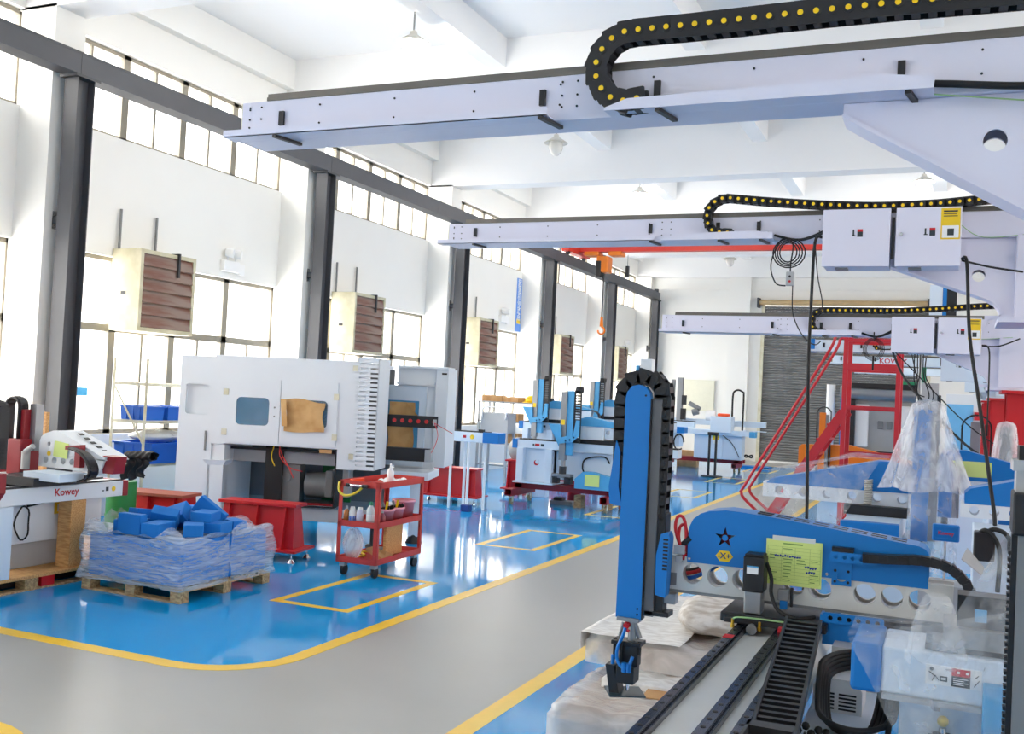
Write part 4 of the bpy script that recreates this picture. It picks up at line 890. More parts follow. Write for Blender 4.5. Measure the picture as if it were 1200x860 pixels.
def beam_robot(label, x, y, z, paint=BLUEL, body=WHITE2, arm_dx=0, letter=True):
    """take-out robot: base column, beam along x, vertical arm on the aisle side; origin at the column foot, left beam end at local x=0"""
    T = thing('beam_robot', label, 'robot', (x, y, z), 0, 'white and blue take-out robots in rows by the windows')
    p = lambda n, b, m, **k: part(T, n, b, m, **k)
    p('base_plate', M().box(.02, .72, -.12, .42, 0, .025), body)
    p('base_column', M().box(.06, .66, .05, .36, .025, .56).box(.04, .16, -.05, .36, .025, .56).box(.54, .66, -.05, .36, .025, .56), body, bv=.008)
    p('logo', M().cyl((.36, .044, .33), (.36, .05, .33), .045, 14).m(1).cyl((.375, .042, .345), (.375, .051, .345), .035, 14), [INKR, body])
    p('control_cabinet', M().box(.68, 1.62, .1, .38, .08, .54), body, bv=.008)
    p('cable', M().tube(smooth_path([(1.2, .08, .2), (1.15, .06, .3), (1.2, .06, .45), (1.5, .06, .5), (1.6, .06, .4)], 6), .012), BLACK2)
    p('base_beam', M().box(0.02, 2.7, 0, .24, .56, .69), body, bv=.005)
    p('beam_end_cap', M().box(-.06, .03, -.01, .25, .55, .70), BLUE if paint is BLUEL else paint, bv=.006)
    p('guide_rail', M().box(.05, 2.7, .02, .06, .69, .71).box(.05, 2.7, .17, .21, .69, .71), BLACK)
    lb = M().box(.3, .33, -.003, 0, .605, .635).m(1).box(.34, .42, -.003, 0, .605, .64).m(0).box(.44, .5, -.003, 0, .6, .64)
    p('small_labels', lb, [INK, INKR])
    if letter: text(T, 'lettering', 'Kowey', .11, INKR, (2.02, -.001, .625), FRONT, bold=.015)
    ax = 1.0+arm_dx
    p('carriage', M().box(ax-.1, ax+.7, -.02, .34, .71, .76).m(1).box(ax+.1, ax+.5, .0, .3, .76, .95), [BLACK, WHITE])
    p('traverse_beam', M().plate([(ax+.1, .8), (ax+.9, .76), (ax+.95, .95), (ax+.1, 1.0)], [circ(ax+.25+.15*i, .885, .04, 10) for i in range(4)], 'y', .05, .2), body)
    p('cover', M().plate(arch_cover(ax+.05, ax+.95, .97, 1.12, ax+.25, 1.0), [], 'y', .03, .25), paint, bv=.006)
    p('arm_profile', M().box(ax-.16, ax-.06, -.22, -.12, .42, 1.5), ALU)
    p('arm_plate', M().box(ax-.06, ax+.05, -.2, -.12, .5, 1.52), paint, bv=.004)
    p('arm_bracket', M().plate([(ax-.30, .98), (ax-.14, .98), (ax-.12, .78), (ax+.08, .84), (ax+.12, 1.06), (ax+.17, 1.06), (ax+.17, .82), (ax+.07, .72), (ax-.14, .68), (ax-.30, .92)], [circ(ax+.09, .79, .016, 8), circ(ax-.04, .735, .016, 8), circ(ax+.03, .75, .016, 8)], 'y', -.26, -.22), paint)
    p('bracket_side', M().plate([(ax-.4, .98), (ax-.16, .98), (ax-.16, .55)], [], 'y', -.12, -.05), paint)
    lc_ = M()
    for i in range(20): lc_.box(ax+.06, ax+.17, -.2, -.17, .72+.042*i, .742+.042*i)
    for x_ in (ax+.06, ax+.16): lc_.box(x_, x_+.012, -.205, -.165, .70, 1.54)
    lc_.cyl((ax+.06, -.14, 1.54), (ax+.17, -.14, 1.54), .05, 10)
    p('arm_chain', lc_, BLACK)
    p('warning_dot', M().box(ax-.14, ax-.08, -.224, -.22, .98, 1.06), YELS)
    p('gripper', M().cyl((ax-.1, -.17, .3), (ax-.1, -.17, .45), .04, 10).box(ax-.26, ax+.06, -.25, -.09, .14, .2).m(1).box(ax-.24, ax-.16, -.25, -.1, .05, .16).box(ax-.04, ax+.06, -.25, -.1, .05, .16).cyl((ax-.1, -.17, .18), (ax-.1, -.17, .32), .06, 10), [ALU, BLACK])
    p('rear_chain', strip_chain(M(), [(ax+.6, .1, .96), (ax+.95, .1, .97), (ax+1.08, .1, .9), (ax+1.08, .1, .8), (ax+.95, .1, .74), (ax+.6, .1, .74)], .09, .05, .05), BLACK)
    return T
cart('red wheeled frame under the white and blue robot closest to the tool trolley', -6.55, -4.7, 14.75, 15.75, .35)
beam_robot('white and blue robot with a red logo column, on the near red frame', -6.5, 15.15, .35)
ST = 'red welded stands under the far robots'
def stand(label, x0, x1, y0, y1, z, h=.12):
    T = thing('steel_stand', label, 'stand', ((x0+x1)/2, (y0+y1)/2, 0), 0, ST)
    hx, hy = (x1-x0)/2, (y1-y0)/2
    part(T, 'top_plate', M().box(-hx, hx, -hy, hy, z-.03, z), RED)
    for sx in (-1, 1):
        for sy in (-1, 1): part(T, 'leg', M().box(sx*(hx-.05)-.05, sx*(hx-.05)+.05, sy*(hy-.05)-.05, sy*(hy-.05)+.05, 0, z-.03), RED)
    part(T, 'stretcher', M().box(-hx, hx, -.04, .04, .1, .18), RED)
    return T
stand('red stand under the blue-armed robot in the second row', -7.7, -6.8, 17.9, 18.5, .56)
beam_robot('white and blue robot in the second row, behind the one with the red logo column', -7.62, 18.0, .56, letter=False, arm_dx=-.55)
stand('red stand under the blue-armed robot in the third row', -8.2, -7.2, 21.0, 21.6, .62)
beam_robot('white and blue robot in the third row, the one closer to the windows', -8.1, 21.1, .62, letter=False)
stand('red stand under the blue-armed robot in the fourth row', -8.3, -7.3, 23.4, 24.0, .62)
beam_robot('white and blue robot in the fourth row, before the far red frame', -8.25, 23.5, .62, letter=False)
# things lying under and on the first red frame
one('blue_cover', 'loose light blue robot cover resting on the red wheeled frame', 'cover', M().plate([(-5.35, .351), (-4.7, .351), (-4.7, .55), (-5.05, .62), (-5.22, .62), (-5.35, .5)], [], 'y', 14.86, 15.0), BLUEL, bv=.01)
one('form_sheet', 'pale green form sheet on the loose light blue cover', 'paper', M().box(-5.18, -4.94, 14.852, 14.856, .40, .58), PAPERG)
one('wood_block', 'short timber block under the red wheeled frame', 'block', M().box(-5.5, -5.38, 15.3, 15.5, 0, .2), WOODP, 'timber blocks under the red frame')
one('wood_block', 'short timber block under the red wheeled frame', 'block', M().box(-5.05, -4.93, 15.35, 15.55, 0, .2), WOODP, 'timber blocks under the red frame')
one('red_canister', 'red canister on the floor behind the red wheeled frame', 'canister', M().lathe([(0, 0), (.12, 0), (.12, .5), (.05, .58), (0, .58)], (-5.75, 16.0, .0), 14), RED)
one('parts_pile', 'flat dark parts tray on the floor under the red wheeled frame', 'tray', M().box(-6.0, -5.6, 15.5, 15.75, 0, .06).m(1).box(-5.95, -5.8, 15.55, 15.7, .06, .11), [MIDG, BLACK])

# white beam end with thin posts past the machine ----------------
t = thing('beam_robot', 'white robot beam with a blue end cap on thin pale posts past the cabinet machine', 'robot', (-7.3, 14.1, .56))
wp = lambda n, b, m, **k: part(t, n, b, m, w=True, **k)
wp('base_beam', M().box(-9.1, -6.42, 13.7, 13.94, 1.02, 1.17), WHITE2, bv=.006)
wp('beam_end_cap', M().box(-6.42, -6.16, 13.68, 13.96, 1.02, 1.18), BLUE, bv=.01)
wp('guide_rail', M().box(-9.1, -6.3, 13.72, 13.76, 1.17, 1.19).box(-6.5, -6.42, 13.7, 13.76, 1.17, 1.22), BLACK)
wp('red_label', M().box(-6.75, -6.7, 13.697, 13.7, 1.08, 1.12), INKR); wp('warning_dot', M().cyl((-6.6, 13.695, 1.1), (-6.6, 13.7, 1.1), .035, 12), YELS)
wp('base_column', M().box(-8.8, -8.2, 13.6, 14.1, .0, 1.02), WHITE2)
for x, y in ((-6.95, 13.72), (-6.8, 13.9), (-6.66, 13.74), (-6.44, 13.86)): wp('post', M().cyl((x, y, 0), (x, y, 1.03), .022, 8), PURE)
# shelf with clutter behind --------------------------------------
t = thing('shelf_unit', 'grey metal shelf unit loaded with cardboard before the windows', 'shelf', (-8.5, 19.2, 0))
for x in (-9.0, -7.45):
    for y in (18.95, 19.45): part(t, 'upright', M().box(x-.02, x+.02, y-.02, y+.02, 0, 1.6), GREYP, w=True)
for z in (.3, .75, 1.2, 1.6): part(t, 'shelf', M().box(-9.02, -7.43, 18.93, 19.47, z-.03, z), GREYP, w=True)
t = thing('steel_cabinet', 'small grey steel cabinet with a bent rail on legs beside the cluttered shelf', 'cabinet', (-8.3, 18.4, 0))
part(t, 'cabinet_body', M().box(-.3, .3, -.2, .2, .98, 1.38), GREYP, bv=.01)
part(t, 'bent_rail', M().tube(smooth_path([(-.25, -.22, 1.25), (-.25, -.22, 1.46), (0, -.22, 1.49), (.25, -.22, 1.46), (.25, -.22, 1.25)], 5), .015), PURE)
for sx in (-1, 1):
    for sy in (-1, 1): part(t, 'leg', M().box(sx*.27-.02, sx*.27+.02, sy*.17-.02, sy*.17+.02, 0, .98), GREYP)
CL = [(-8.78, 19.2, 1.6, .45, .3, .12, 8, 'flattened cardboard box heaped on top of the grey shelf unit'), (-8.30, 19.2, 1.6, .36, .35, .1, -10, 'open cardboard tray on top of the grey shelf unit'), (-8.45, 19.2, 1.2, .6, .3, .16, 0, 'long brown carton on the third shelf of the grey unit'), (-8.4, 19.2, .75, .5, .3, .2, 6, 'brown carton on the second shelf of the grey unit')]
for x, y, z, a, c, h, rz, lb in CL: one('cardboard_box', lb, 'box', M().cb((x, y, z+h/2), (a, c, h), Matrix.Rotation(R(rz), 3, 'Z')), CARD, 'cartons on the grey shelf unit', bv=.004)
one('hard_hat', 'yellow hard hat on top of the grey shelf unit', 'helmet', M().ball((-7.92, 19.15, 1.62), .14, 16, .95, 0.0).plate(circ(-7.92, 19.12, .165, 18), [], 'z', 1.6, 1.62), YELP)
one('tool_bag', 'black tool bag beside the yellow hard hat', 'bag', M().box(-7.73, -7.48, 19.15, 19.37, 1.6, 1.72), BLACK, bv=.03)
one('blue_toolbox', 'small dark blue box on the floor by the red pedestal feet', 'box', M().box(-6.62, -6.48, 13.45, 13.57, 0, .1), mat('navy_box', (30, 60, 130), .5), bv=.01)
one('chip_machine', 'white drive box beside the red pedestal past the machine', 'box', M().box(-6.64, -6.40, 16.3, 16.5, .0, .55), WHITE2, bv=.01)
one('sealed_sack', 'grey plastic sack standing on the narrow red pedestal', 'sack', M().grid(lambda u, v: (-6.98+.18*math.cos(6.283*u)*math.sin(math.pi*(.12+.86*v))**.6*(1+.06*math.sin(15*u)), 16.4+.13*math.sin(6.283*u)*math.sin(math.pi*(.12+.86*v))**.6, .62+.4*v), 20, 10), mat('grey_sack', (150, 148, 146), .5, bump=.4, bscale=9))

# far machines by the back wall ----------------------------------
cart('red wheeled frame under the far white robot near the roller shutter', -7.1, -4.95, 26.2, 27.1, .32)
t = thing('beam_robot', 'far white robot with a boxy head and loop hose near the shutter', 'robot', (-6.0, 26.5, .32))
wp = lambda n, b, m, **k: part(t, n, b, m, w=True, **k)
wp('base_column', M().box(-6.2, -5.45, 26.4, 26.9, .32, 1.0), WHITE2, bv=.01)
wp('side_cabinet', M().box(-5.45, -4.95, 26.42, 26.85, .32, .95), WHITE2, bv=.01)
wp('base_beam', M().box(-7.4, -4.75, 26.3, 26.6, .95, 1.08), WHITE2, bv=.006)
wp('beam_end_cap', M().box(-4.75, -4.6, 26.3, 26.6, .93, 1.08), BLUEL)
wp('upper_beam', M().box(-7.3, -4.42, 26.7, 26.9, 1.19, 1.34), WHITE2, bv=.006)
wp('lower_tray', M().box(-5.0, -4.4, 26.7, 26.9, 1.08, 1.1), WHITE2)
wp('head_box', M().box(-5.75, -5.2, 26.2, 26.6, 1.02, 1.44), WHITE2, bv=.01)
wp('red_rag', M().box(-5.6, -5.3, 26.3, 26.5, 1.44, 1.52), mat('orange_red', (240, 84, 30), .4), bv=.03)
wp('warning_label', M().box(-5.72, -5.55, 26.395, 26.4, .82, .95).m(1).box(-5.7, -5.57, 26.395, 26.4, .72, .81), [YELS, PAPERW])
wp('hose_loop', M().tube(smooth_path([(-5.25, 26.5, 1.45), (-5.25, 26.5, 2.0), (-5.2, 26.5, 2.12), (-5.1, 26.5, 2.15), (-5.0, 26.5, 2.1), (-4.97, 26.5, 2.0), (-4.97, 26.5, 1.1)], 5), .025), BLACK2)
wp('mast', M().box(-6.74, -6.6, 26.5, 26.62, 1.2, 2.42), ALU); wp('mast_chain', M().box(-6.9, -6.82, 26.5, 26.6, 1.3, 2.36), MIDG); wp('mast_motor', M().box(-6.6, -6.5, 26.45, 26.6, 1.7, 1.95), BLACK)
wp('mast_head', M().box(-6.62, -6.5, 26.45, 26.6, 1.3, 1.6).m(1).cyl((-6.4, 26.5, 1.75), (-6.1, 26.5, 1.6), .06, 8).cyl((-6.3, 26.5, 1.5), (-6.15, 26.5, 1.55), .09, 10), [BLACK, MIDG])
wp('white_drum', M().cyl((-5.95, 26.6, 1.45), (-5.7, 26.6, 1.45), .14, 14), PURE)
wp('hand_wheel', M().tube([(-4.75+.1*math.cos(a*.4), 26.35+.05*math.sin(a*.4), .45+.03*math.sin(a*.8)) for a in range(16)], .02), BLACK2)
wp('cable', M().tube(smooth_path([(-5.45, 26.39, .95), (-5.2, 26.38, .75), (-5.0, 26.38, .4)], 5), .01), BLACK2)
t = thing('beam_robot', 'far white robot with a short blue-capped beam, before the boxy-headed one', 'robot', (-7.0, 25.2, .62))
wp('base_column', M().box(-7.6, -7.0, 25.2, 25.7, .62, 1.0), WHITE2)
wp('base_beam', M().box(-8.0, -6.35, 25.1, 25.4, 1.0, 1.2), WHITE2, bv=.006)
wp('beam_end_cap', M().box(-6.35, -6.15, 25.08, 25.42, .98, 1.22), BLUE)
wp('lower_cabinet', M().box(-7.0, -6.3, 25.2, 25.6, .63, .98), WHITE2)
wp('hose', M().tube([(-6.3+.13*math.cos(a*.45), 25.15, .75+.2*math.sin(a*.45)) for a in range(13)], .02), BLACK2)
wp('small_labels', M().box(-6.75, -6.68, 25.095, 25.1, 1.08, 1.13), INKR); wp('warning_dot', M().cyl((-6.55, 25.09, 1.1), (-6.55, 25.1, 1.1), .04, 10), YELS)
stand('red stand under the short blue-capped robot', -7.6, -6.8, 25.15, 25.7, .62)
one('brown_carton', 'brown carton on the floor under the far robot', 'box', M().box(-6.85, -6.3, 27.2, 27.5, .0, .45), CARD, bv=.005)
one('floor_plate', 'flat blue metal plate on the floor by the shutter', 'plate', M().box(-5.5, -4.6, 28.6, 29.2, 0, .06), BLUE)
t = thing('barrier_post', 'twin black barrier post on a round base on the blue floor', 'post', (-5.25, 24.3, 0))
part(t, 'pole', M().cyl((-.08, 0, 0), (-.08, 0, 1.02), .03, 10), BLACK); part(t, 'pole', M().cyl((.08, 0, 0), (.08, 0, 1.02), .03, 10), BLACK)
part(t, 'base', M().cyl((0, 0, 0), (0, 0, .03), .26, 20), BLACK); part(t, 'head', M().box(-.13, .13, -.04, .04, 1.0, 1.08), BLACK, bv=.01)
one('notice_board', 'cream notice board on the back wall behind the far robot', 'board', M().box(-8.1, -7.0, 32.23, 32.295, 1.5, 2.5), mat('cream_board', (228, 226, 206), .6))

# ================================================================ red rolling ladder with platform
t = thing('rolling_ladder', 'red steel platform ladder with sloping handrails before the shutter', 'ladder', (-1.6, 15.35, 0))
wp = lambda n, b, m, **k: part(t, n, b, m, w=True, **k)
LX0, LX1, LY0, LY1 = -1.40, -.69, 15.0, 15.7
for x in (LX0, LX1):
    for y in (LY0, LY1): wp('post', M().box(x-.03, x+.03, y-.03, y+.03, 0, 2.9), REDL)
for y in (LY0, LY1):
    for z in (2.88, 2.78, 2.4, 1.83, 1.16, .2): wp('rail', M().box(LX0, LX1, y-.022, y+.022, z-(.05 if z in (2.4,) else .022), z+(.05 if z in (2.4,) else .022)), REDL)
for z in (2.88, 2.4): wp('rail', M().box(LX1-.02, LX1+.02, LY0, LY1, z-.02, z+.02), REDL)
wp('platform', M().box(LX0, LX1, LY0, LY1, 1.79, 1.81), REDL)
for y in (LY0+.02, LY1-.02):
    wp('stringer', M().bar((LX0, y, 1.76), (-2.48, y, .04), .13, .04, (0, 1, 0)), REDL)
    wp('handrail', M().tube(smooth_path([(LX0, y, 2.84), (LX0-.14, y, 2.84), (-1.62, y, 2.64), (-2.1, y, 1.77), (-2.74, y, .62), (-2.79, y, .5), (-2.74, y, .4), (-2.48, y, .18)], 5), .022, 8), REDL)
for i in range(7):
    f = (i+1)/8; wp('tread', M().box(LX0-1.08*(1-f)-.09, LX0-1.08*(1-f)+.09, LY0+.03, LY1-.03, .05+1.73*f-.015, .05+1.73*f+.015), REDL)
for x in (LX0, LX1): wp('skid', M().box(x-.05, x+.05, LY0-.05, LY1+.05, 0, .06), REDL)

# tall red pedestals under the gantries --------------------------
PN = ['tall red I-section pedestal under the gantry behind the red guard frame', 'tall red I-section pedestal under the blue-ended gantry', 'tall red I-section pedestal under the red lettered gantry', 'tall red I-section pedestal under the short-beamed gantry', 'tall red I-section pedestal nearest the shutter wall', 'tall red I-section pedestal under the gantry with coiled cables', 'tall red I-section pedestal under the gantry nearest the blue pick arm']
for i, (x, y, h) in enumerate(((.5, 11.15, 2.06), (.52, 16.2, 2.06), (.52, 19.4, 2.06), (.5, 23.5, 2.06), (.42, 28.0, 2.06), (.75, 7.35, 2.42), (.85, 3.95, 2.28))):
    t = thing('tall_pedestal', PN[i], 'pedestal', (x, y, 0), 0, 'tall red pedestals under the gantry row')
    part(t, 'top_plate', M().box(-.05, .62, -.1, .56, h-.03, h), RED)
    part(t, 'flange', M().box(0, .56, 0, .03, .03, h-.03), RED); part(t, 'flange', M().box(0, .56, .43, .46, .03, h-.03), RED)
    part(t, 'web', M().box(.265, .295, .03, .43, .03, h-.03), RED)
    part(t, 'foot_plate', M().box(-.1, .66, -.1, .56, 0, .03), RED)

# machines behind the ladder --------------------------------------
def traverse_robot(label, x0, x1, Y, zb, hb, ctop, peak, armx, az0, az1, cover, beamc, nh, mirror, cz=None, base=None, chain_side=1, group='traverse robots around the platform ladder', zlow=None, paper=None, loop=True):
    """robot with a holed traverse beam along x under an arched cover, a vertical arm at one end and a column below"""
    T = thing('traverse_robot', label, 'robot', ((x0+x1)/2, Y+.2, 0), 0, group)
    p = lambda n, b, m, **k: part(T, n, b, m, w=True, **k)
    r = hb*.3
    p('traverse_beam', M().plate(rect(x0, x1, zb, zb+hb), [circ(x0+(x1-x0)*(i+.7)/(nh+.4), zb+hb*.48, r, 14) for i in range(nh)], 'y', Y, Y+.13), beamc, bv=.002)
    o = arch_cover(x0+.02, x1-.02, zb+hb*.9, ctop, peak, zlow or zb+hb+.06) if not mirror else arch_cover(x1-.02, x0+.02, zb+hb*.9, ctop, peak, zlow or zb+hb+.06)
    cv = p('cover', M().plate(o, [], 'y', Y-.004, Y+.22), cover, bv=.006)
    if paper: part(cv, 'form_sheet', M().box(paper[0], paper[1], Y-.008, Y-.005, paper[2], paper[3]), PAPERG, w=True)
    p('arm', M().box(armx-.05, armx+.05, Y-.1, Y-.02, az0, az1).m(1).box(armx+.05, armx+.1, Y-.08, Y-.03, az0, az1-.03), [cover, ALU], bv=.003)
    if loop: c = loop_chain(T, 'arm_chain', armx-.09-T.location[0], armx+.13-T.location[0], -.26, az0+.25, az0+.2, az1+.09, .06, .05, .035)
    p('gripper', M().cyl((armx, Y-.06, az0-.1), (armx, Y-.06, az0), .025, 8).box(armx-.06, armx+.06, Y-.1, Y-.02, az0-.18, az0-.1), BLACK)
    bx = base if base is not None else (x0+x1)/2
    p('carriage', M().box(bx-.19, bx+.19, Y-.1, Y+.3, zb-.06, zb), BLACK)
    p('base_beam', M().box(bx-.16, bx+.16, Y-.5, Y+.62, zb-.2, zb-.06), WHITE2, bv=.005)
    p('beam_end_cap', M().box(bx-.165, bx+.165, Y-.58, Y-.5, zb-.205, zb-.055), BLUE if cover is not ORANGE else ORANGE, bv=.006)
    p('base_column', M().box(bx-.2, bx+.2, Y+.1, Y+.6, 0, zb-.2), WHITE2, bv=.01)
    return T
traverse_robot('orange-covered robot with holed white beam behind the red ladder', -2.35, -.55, 17.5, .72, .13, 1.2, -1.5, -1.95, .6, 1.72, ORANGE, WHITE, 9, False, zlow=1.0)
t = thing('moulding_machine', 'grey machine head with white cylinders and a blue side frame behind the ladder', 'machine', (-1.5, 20.2, 0))
wp = lambda n, b, m, **k: part(t, n, b, m, w=True, **k)
wp('base', M().box(-2.3, -.4, 20.2, 21.2, 0, 1.0), WHITE, bv=.01)
wp('blue_side_frame', M().box(-1.93, -1.77, 20.0, 20.3, .8, 2.0).box(-2.1, -1.72, 19.98, 20.02, .8, 1.0), BLUE, bv=.01)
wp('black_chain', M().box(-1.75, -1.66, 20.0, 20.1, 1.1, 1.98), BLACK)
wp('back_plate', M().box(-1.7, -.5, 20.3, 20.35, .95, 2.0), GREYP)
for x, z0, z1 in ((-1.55, 1.1, 1.9), (-.78, 1.1, 1.9)): wp('cylinder_cover', M().box(x-.12, x+.12, 20.1, 20.3, z0, z1), PURE, bv=.02)
for x in (-1.22, -1.06): wp('handle', M().box(x-.05, x+.05, 20.25, 20.3, 1.45, 1.6), MIDG, bv=.01)
wp('top_roller', M().cyl((-1.95, 20.1, 2.1), (-.45, 20.1, 2.1), .13, 16), ALU)
wp('black_bar', M().box(-1.85, -.5, 20.0, 20.1, 2.2, 2.3), BLACK)
wp('lower_bar', M().box(-1.7, -.5, 20.1, 20.2, .98, 1.03), BLACK)
wp('white_post', M().cyl((-2.12, 20.1, .9), (-2.12, 20.1, 2.25), .08, 12), PURE)
one('signal_hoop', 'small round-cornered green hoop hanging before the shutter', 'hoop', M().plate(rrect(-.95, -.45, 2.25, 2.8, .08), [rrect(-.85, -.55, 2.36, 2.72, .05)], 'y', 20.18, 20.22), mat('signal_green', (40, 160, 110), .5))
one('gradient_panel', 'white and sky blue cabinet near the back wall beside the red pedestals', 'cabinet', M().box(-.1, .55, 22.0, 22.6, 0, 2.2).m(1).box(-.08, .4, 21.99, 22.0, 1.1, 2.0).m(2).box(.42, .8, 21.9, 22.2, 1.7, 1.86), [WHITE, mat('sky_panel', (120, 190, 236), .4), INKR], bv=.005)
one('grey_column_unit', 'grey cabinet with a black screen edge behind the wrapped arm', 'cabinet', M().box(-.55, -.2, 18.2, 18.6, 0, 2.3).m(1).box(-.22, -.16, 18.15, 18.3, 1.3, 2.1), [GREYP, BLACK], bv=.006)
# wrapped robot in the middle, its mirror-image neighbours
traverse_robot('blue robot tented in clear film, its holed beam pointing at the aisle', -1.14, -.16, 6.9, 1.19, .1, 1.475, -.42, -.16, 1.0, 1.82, BLUE, WHITE, 6, True, base=-.42, zlow=1.31, loop=False, group='film-wrapped robots')
traverse_robot('blue robot with a holed white beam behind the small lettered blue box', .07, .95, 6.5, 1.2, .09, 1.55, .8, .98, 1.0, 1.9, BLUE, WHITE, 8, True, base=.75, zlow=1.37, group='film-wrapped robots')
traverse_robot('blue robot with a pale green form sheet, behind the film-tented one', -.12, .9, 8.6, 1.2, .1, 1.52, .12, -.02, 1.0, 1.42, BLUE, WHITE, 6, False, loop=False, base=.5, zlow=1.35, group='film-wrapped robots', paper=(.02, .3, 1.32, 1.44))
t = thing('robot_arm_unit', 'slim upright robot arm with a black chain loop, between tented robot and red pedestals', 'robot', (.25, 12.6, 0))
part(t, 'base', M().box(-.3, .3, 0, .5, 0, 1.1), WHITE2); part(t, 'profile', M().box(-.04, .06, -.05, .05, 1.1, 1.72), ALU); part(t, 'rear_plate', M().box(.1, .15, -.05, .05, 1.1, 1.7), DRED)
loop_chain(t, 'arm_chain', -.13, .17, -.02, 1.2, 1.15, 1.8, .07, .05, .04)

# ================================================================ foreground: blue pick robot
FY = 4.4
t = thing('pick_robot', 'blue pick robot with upright arm, star-marked cover and long rail bed', 'robot', (-.65, 3.2, 0))
wp = lambda n, b, m, **k: part(t, n, b, m, w=True, **k)
# rail bed running along the hall
wp('rail_bed', M().box(-.80, -.455, 1.6, 4.75, .70, .85).add([(-.455, 1.6, .85), (-.455, 4.75, .85), (-.43, 4.75, .80), (-.43, 1.6, .80), (-.455, 1.6, .7), (-.455, 4.75, .7)], [(0, 1, 2, 3), (3, 2, 5, 4)]), mat('rail_bed_white', (232, 231, 224), .3, var=.04), bv=.004)
wp('base_column', M().box(-.86, -.44, 2.0, 2.6, .12, .70), WHITE2, bv=.01)
wp('column_foot', M().box(-.95, -.35, 1.85, 2.75, 0, .12), RED, bv=.006)
DRAIL = mat('dark_guide_rail', (62, 64, 78), .25, .7, var=.08)
for x0, x1 in ((-.795, -.748), (-.635, -.585), (-.54, -.495)):
    rl = wp('guide_rail', M().box(x0, x1, 1.6, 4.7, .85, .872).box(x0+.008, x1-.008, 1.6, 4.7, .872, .884), DRAIL, bv=.002)
    bb = M()
    for i in range(38): bb.cyl(((x0+x1)/2, 1.66+.08*i, .884), ((x0+x1)/2, 1.66+.08*i, .8855), .008, 8)
    part(rl, 'bolt_heads', bb, BLACK2, w=True, kind='stuff')
wp('red_scale_mark', M().box(-.79, -.752, 3.98, 4.04, .884, .886), INKR)
# carriage
wp('carriage_plate', M().box(-.86, -.43, 4.27, 4.62, .885, .925), BLACK, bv=.006)
wp('carriage_lip', M().box(-.84, -.45, 4.24, 4.275, .888, .912), BLACK, bv=.006)
for i, x in enumerate((-.80, -.69, -.60, -.565)):
    if i == 2: wp('red_block', M().box(x-.012, x+.012, 4.2, 4.24, .868, .9), INKR)
    else: wp('grease_nipple', M().cyl((x, 4.235, .885), (x, 4.235, .908), .006, 8).cyl((x, 4.235, .872), (x, 4.235, .886), .009, 8), mat('brass', (214, 172, 60), .3, .8))
wp('grease_hose', M().tube(smooth_path([(-.80, 4.235, .905), (-.78, 4.225, .918), (-.7, 4.225, .922), (-.6, 4.225, .922), (-.5, 4.23, .92)], 5), .004), mat('green_wire', (150, 190, 130), .5))
wp('pinion', M().cyl((-.72, 4.22, .875), (-.72, 4.27, .875), .022, 14), MIDG)
# traverse beam
bz0, bz1 = .968, 1.115
hol = [(-1.015, .044), (-.905, .045), (-.795, .045), (-.585, .045), (-.475, .045), (-.30, .043), (-.195, .043), (-.09, .043)]
wp('traverse_beam', M().plate([(-1.14, bz0), (.0, bz0), (.03, bz0+.02), (.035, bz1), (-1.14, bz1)], [circ(x, 1.043, r, 24) for x, r in hol]+[circ(-.03, 1.02, .009, 10)], 'y', FY, FY+.045).plate([(-1.14, bz0), (.0, bz0), (.03, bz0+.02), (.035, bz1), (-1.14, bz1)], [circ(x, 1.043, r, 24) for x, r in hol], 'y', FY+.13, FY+.15).box(-1.14, .03, FY+.045, FY+.13, bz0, bz0+.008), mat('beam_satin_white', (212, 212, 208), .35, var=.02))
hr = M()
for x, r in hol: hr.cyl((x, FY+.044, 1.043), (x, FY+.075, 1.043), r+.003, 24, caps=False)
wp('hole_sleeves', hr, ALU, kind='stuff')
wp('lower_edge', M().box(-1.14, .0, FY-.004, FY+.06, bz0-.012, bz0), MIDG)
wp('inner_tubes', M().tube(smooth_path([(-1.1, FY+.09, 1.02), (-1.02, FY+.08, 1.04), (-.95, FY+.09, 1.08), (-.9, FY+.1, 1.12)], 5), .009).m(1).tube(smooth_path([(-1.1, FY+.08, 1.0), (-1.02, FY+.07, 1.02), (-.95, FY+.08, 1.06), (-.9, FY+.1, 1.1)], 5), .009).m(2).tube(smooth_path([(-1.1, FY+.1, 1.03), (-1.0, FY+.09, 1.06), (-.93, FY+.1, 1.11)], 5), .008), [INKR, BINB, BLACK2])
wp('square_opening', M().box(-1.13, -1.085, FY-.003, FY, .985, 1.04), MIDG)
# blue arched cover with star cut-out
co = [(-1.04, 1.095), (-.06, 1.095), (-.06, 1.2), (-.062, 1.235), (-.075, 1.252), (-.10, 1.262), (-.25, 1.278), (-.45, 1.300), (-.65, 1.320), (-.80, 1.332), (-.88, 1.335), (-.95, 1.325), (-.99, 1.31), (-1.02, 1.285), (-1.036, 1.25), (-1.04, 1.2)]
st = []
for i in range(10):
    a = R(90+36*i); rr = .048 if i % 2 == 0 else .017
    st.append((-.878+rr*math.cos(a), 1.216+rr*math.sin(a)))
cvr = wp('cover', M().plate(co, [st], 'y', FY-.006, FY-.002).plate(co, [st], 'y', FY-.0021, FY-.001).plate(co, [], 'y', FY+.16, FY+.164), BLUE)
tp = M(); edge = co[5:]+[]
for p, q in zip(co[2:-1], co[3:]): tp.add([(p[0], FY-.006, p[1]), (q[0], FY-.006, q[1]), (q[0], FY+.164, q[1]), (p[0], FY+.164, p[1])], [(0, 1, 2, 3)])
part(cvr, 'cover_top', tp, BLUE, w=True)
sl = M()
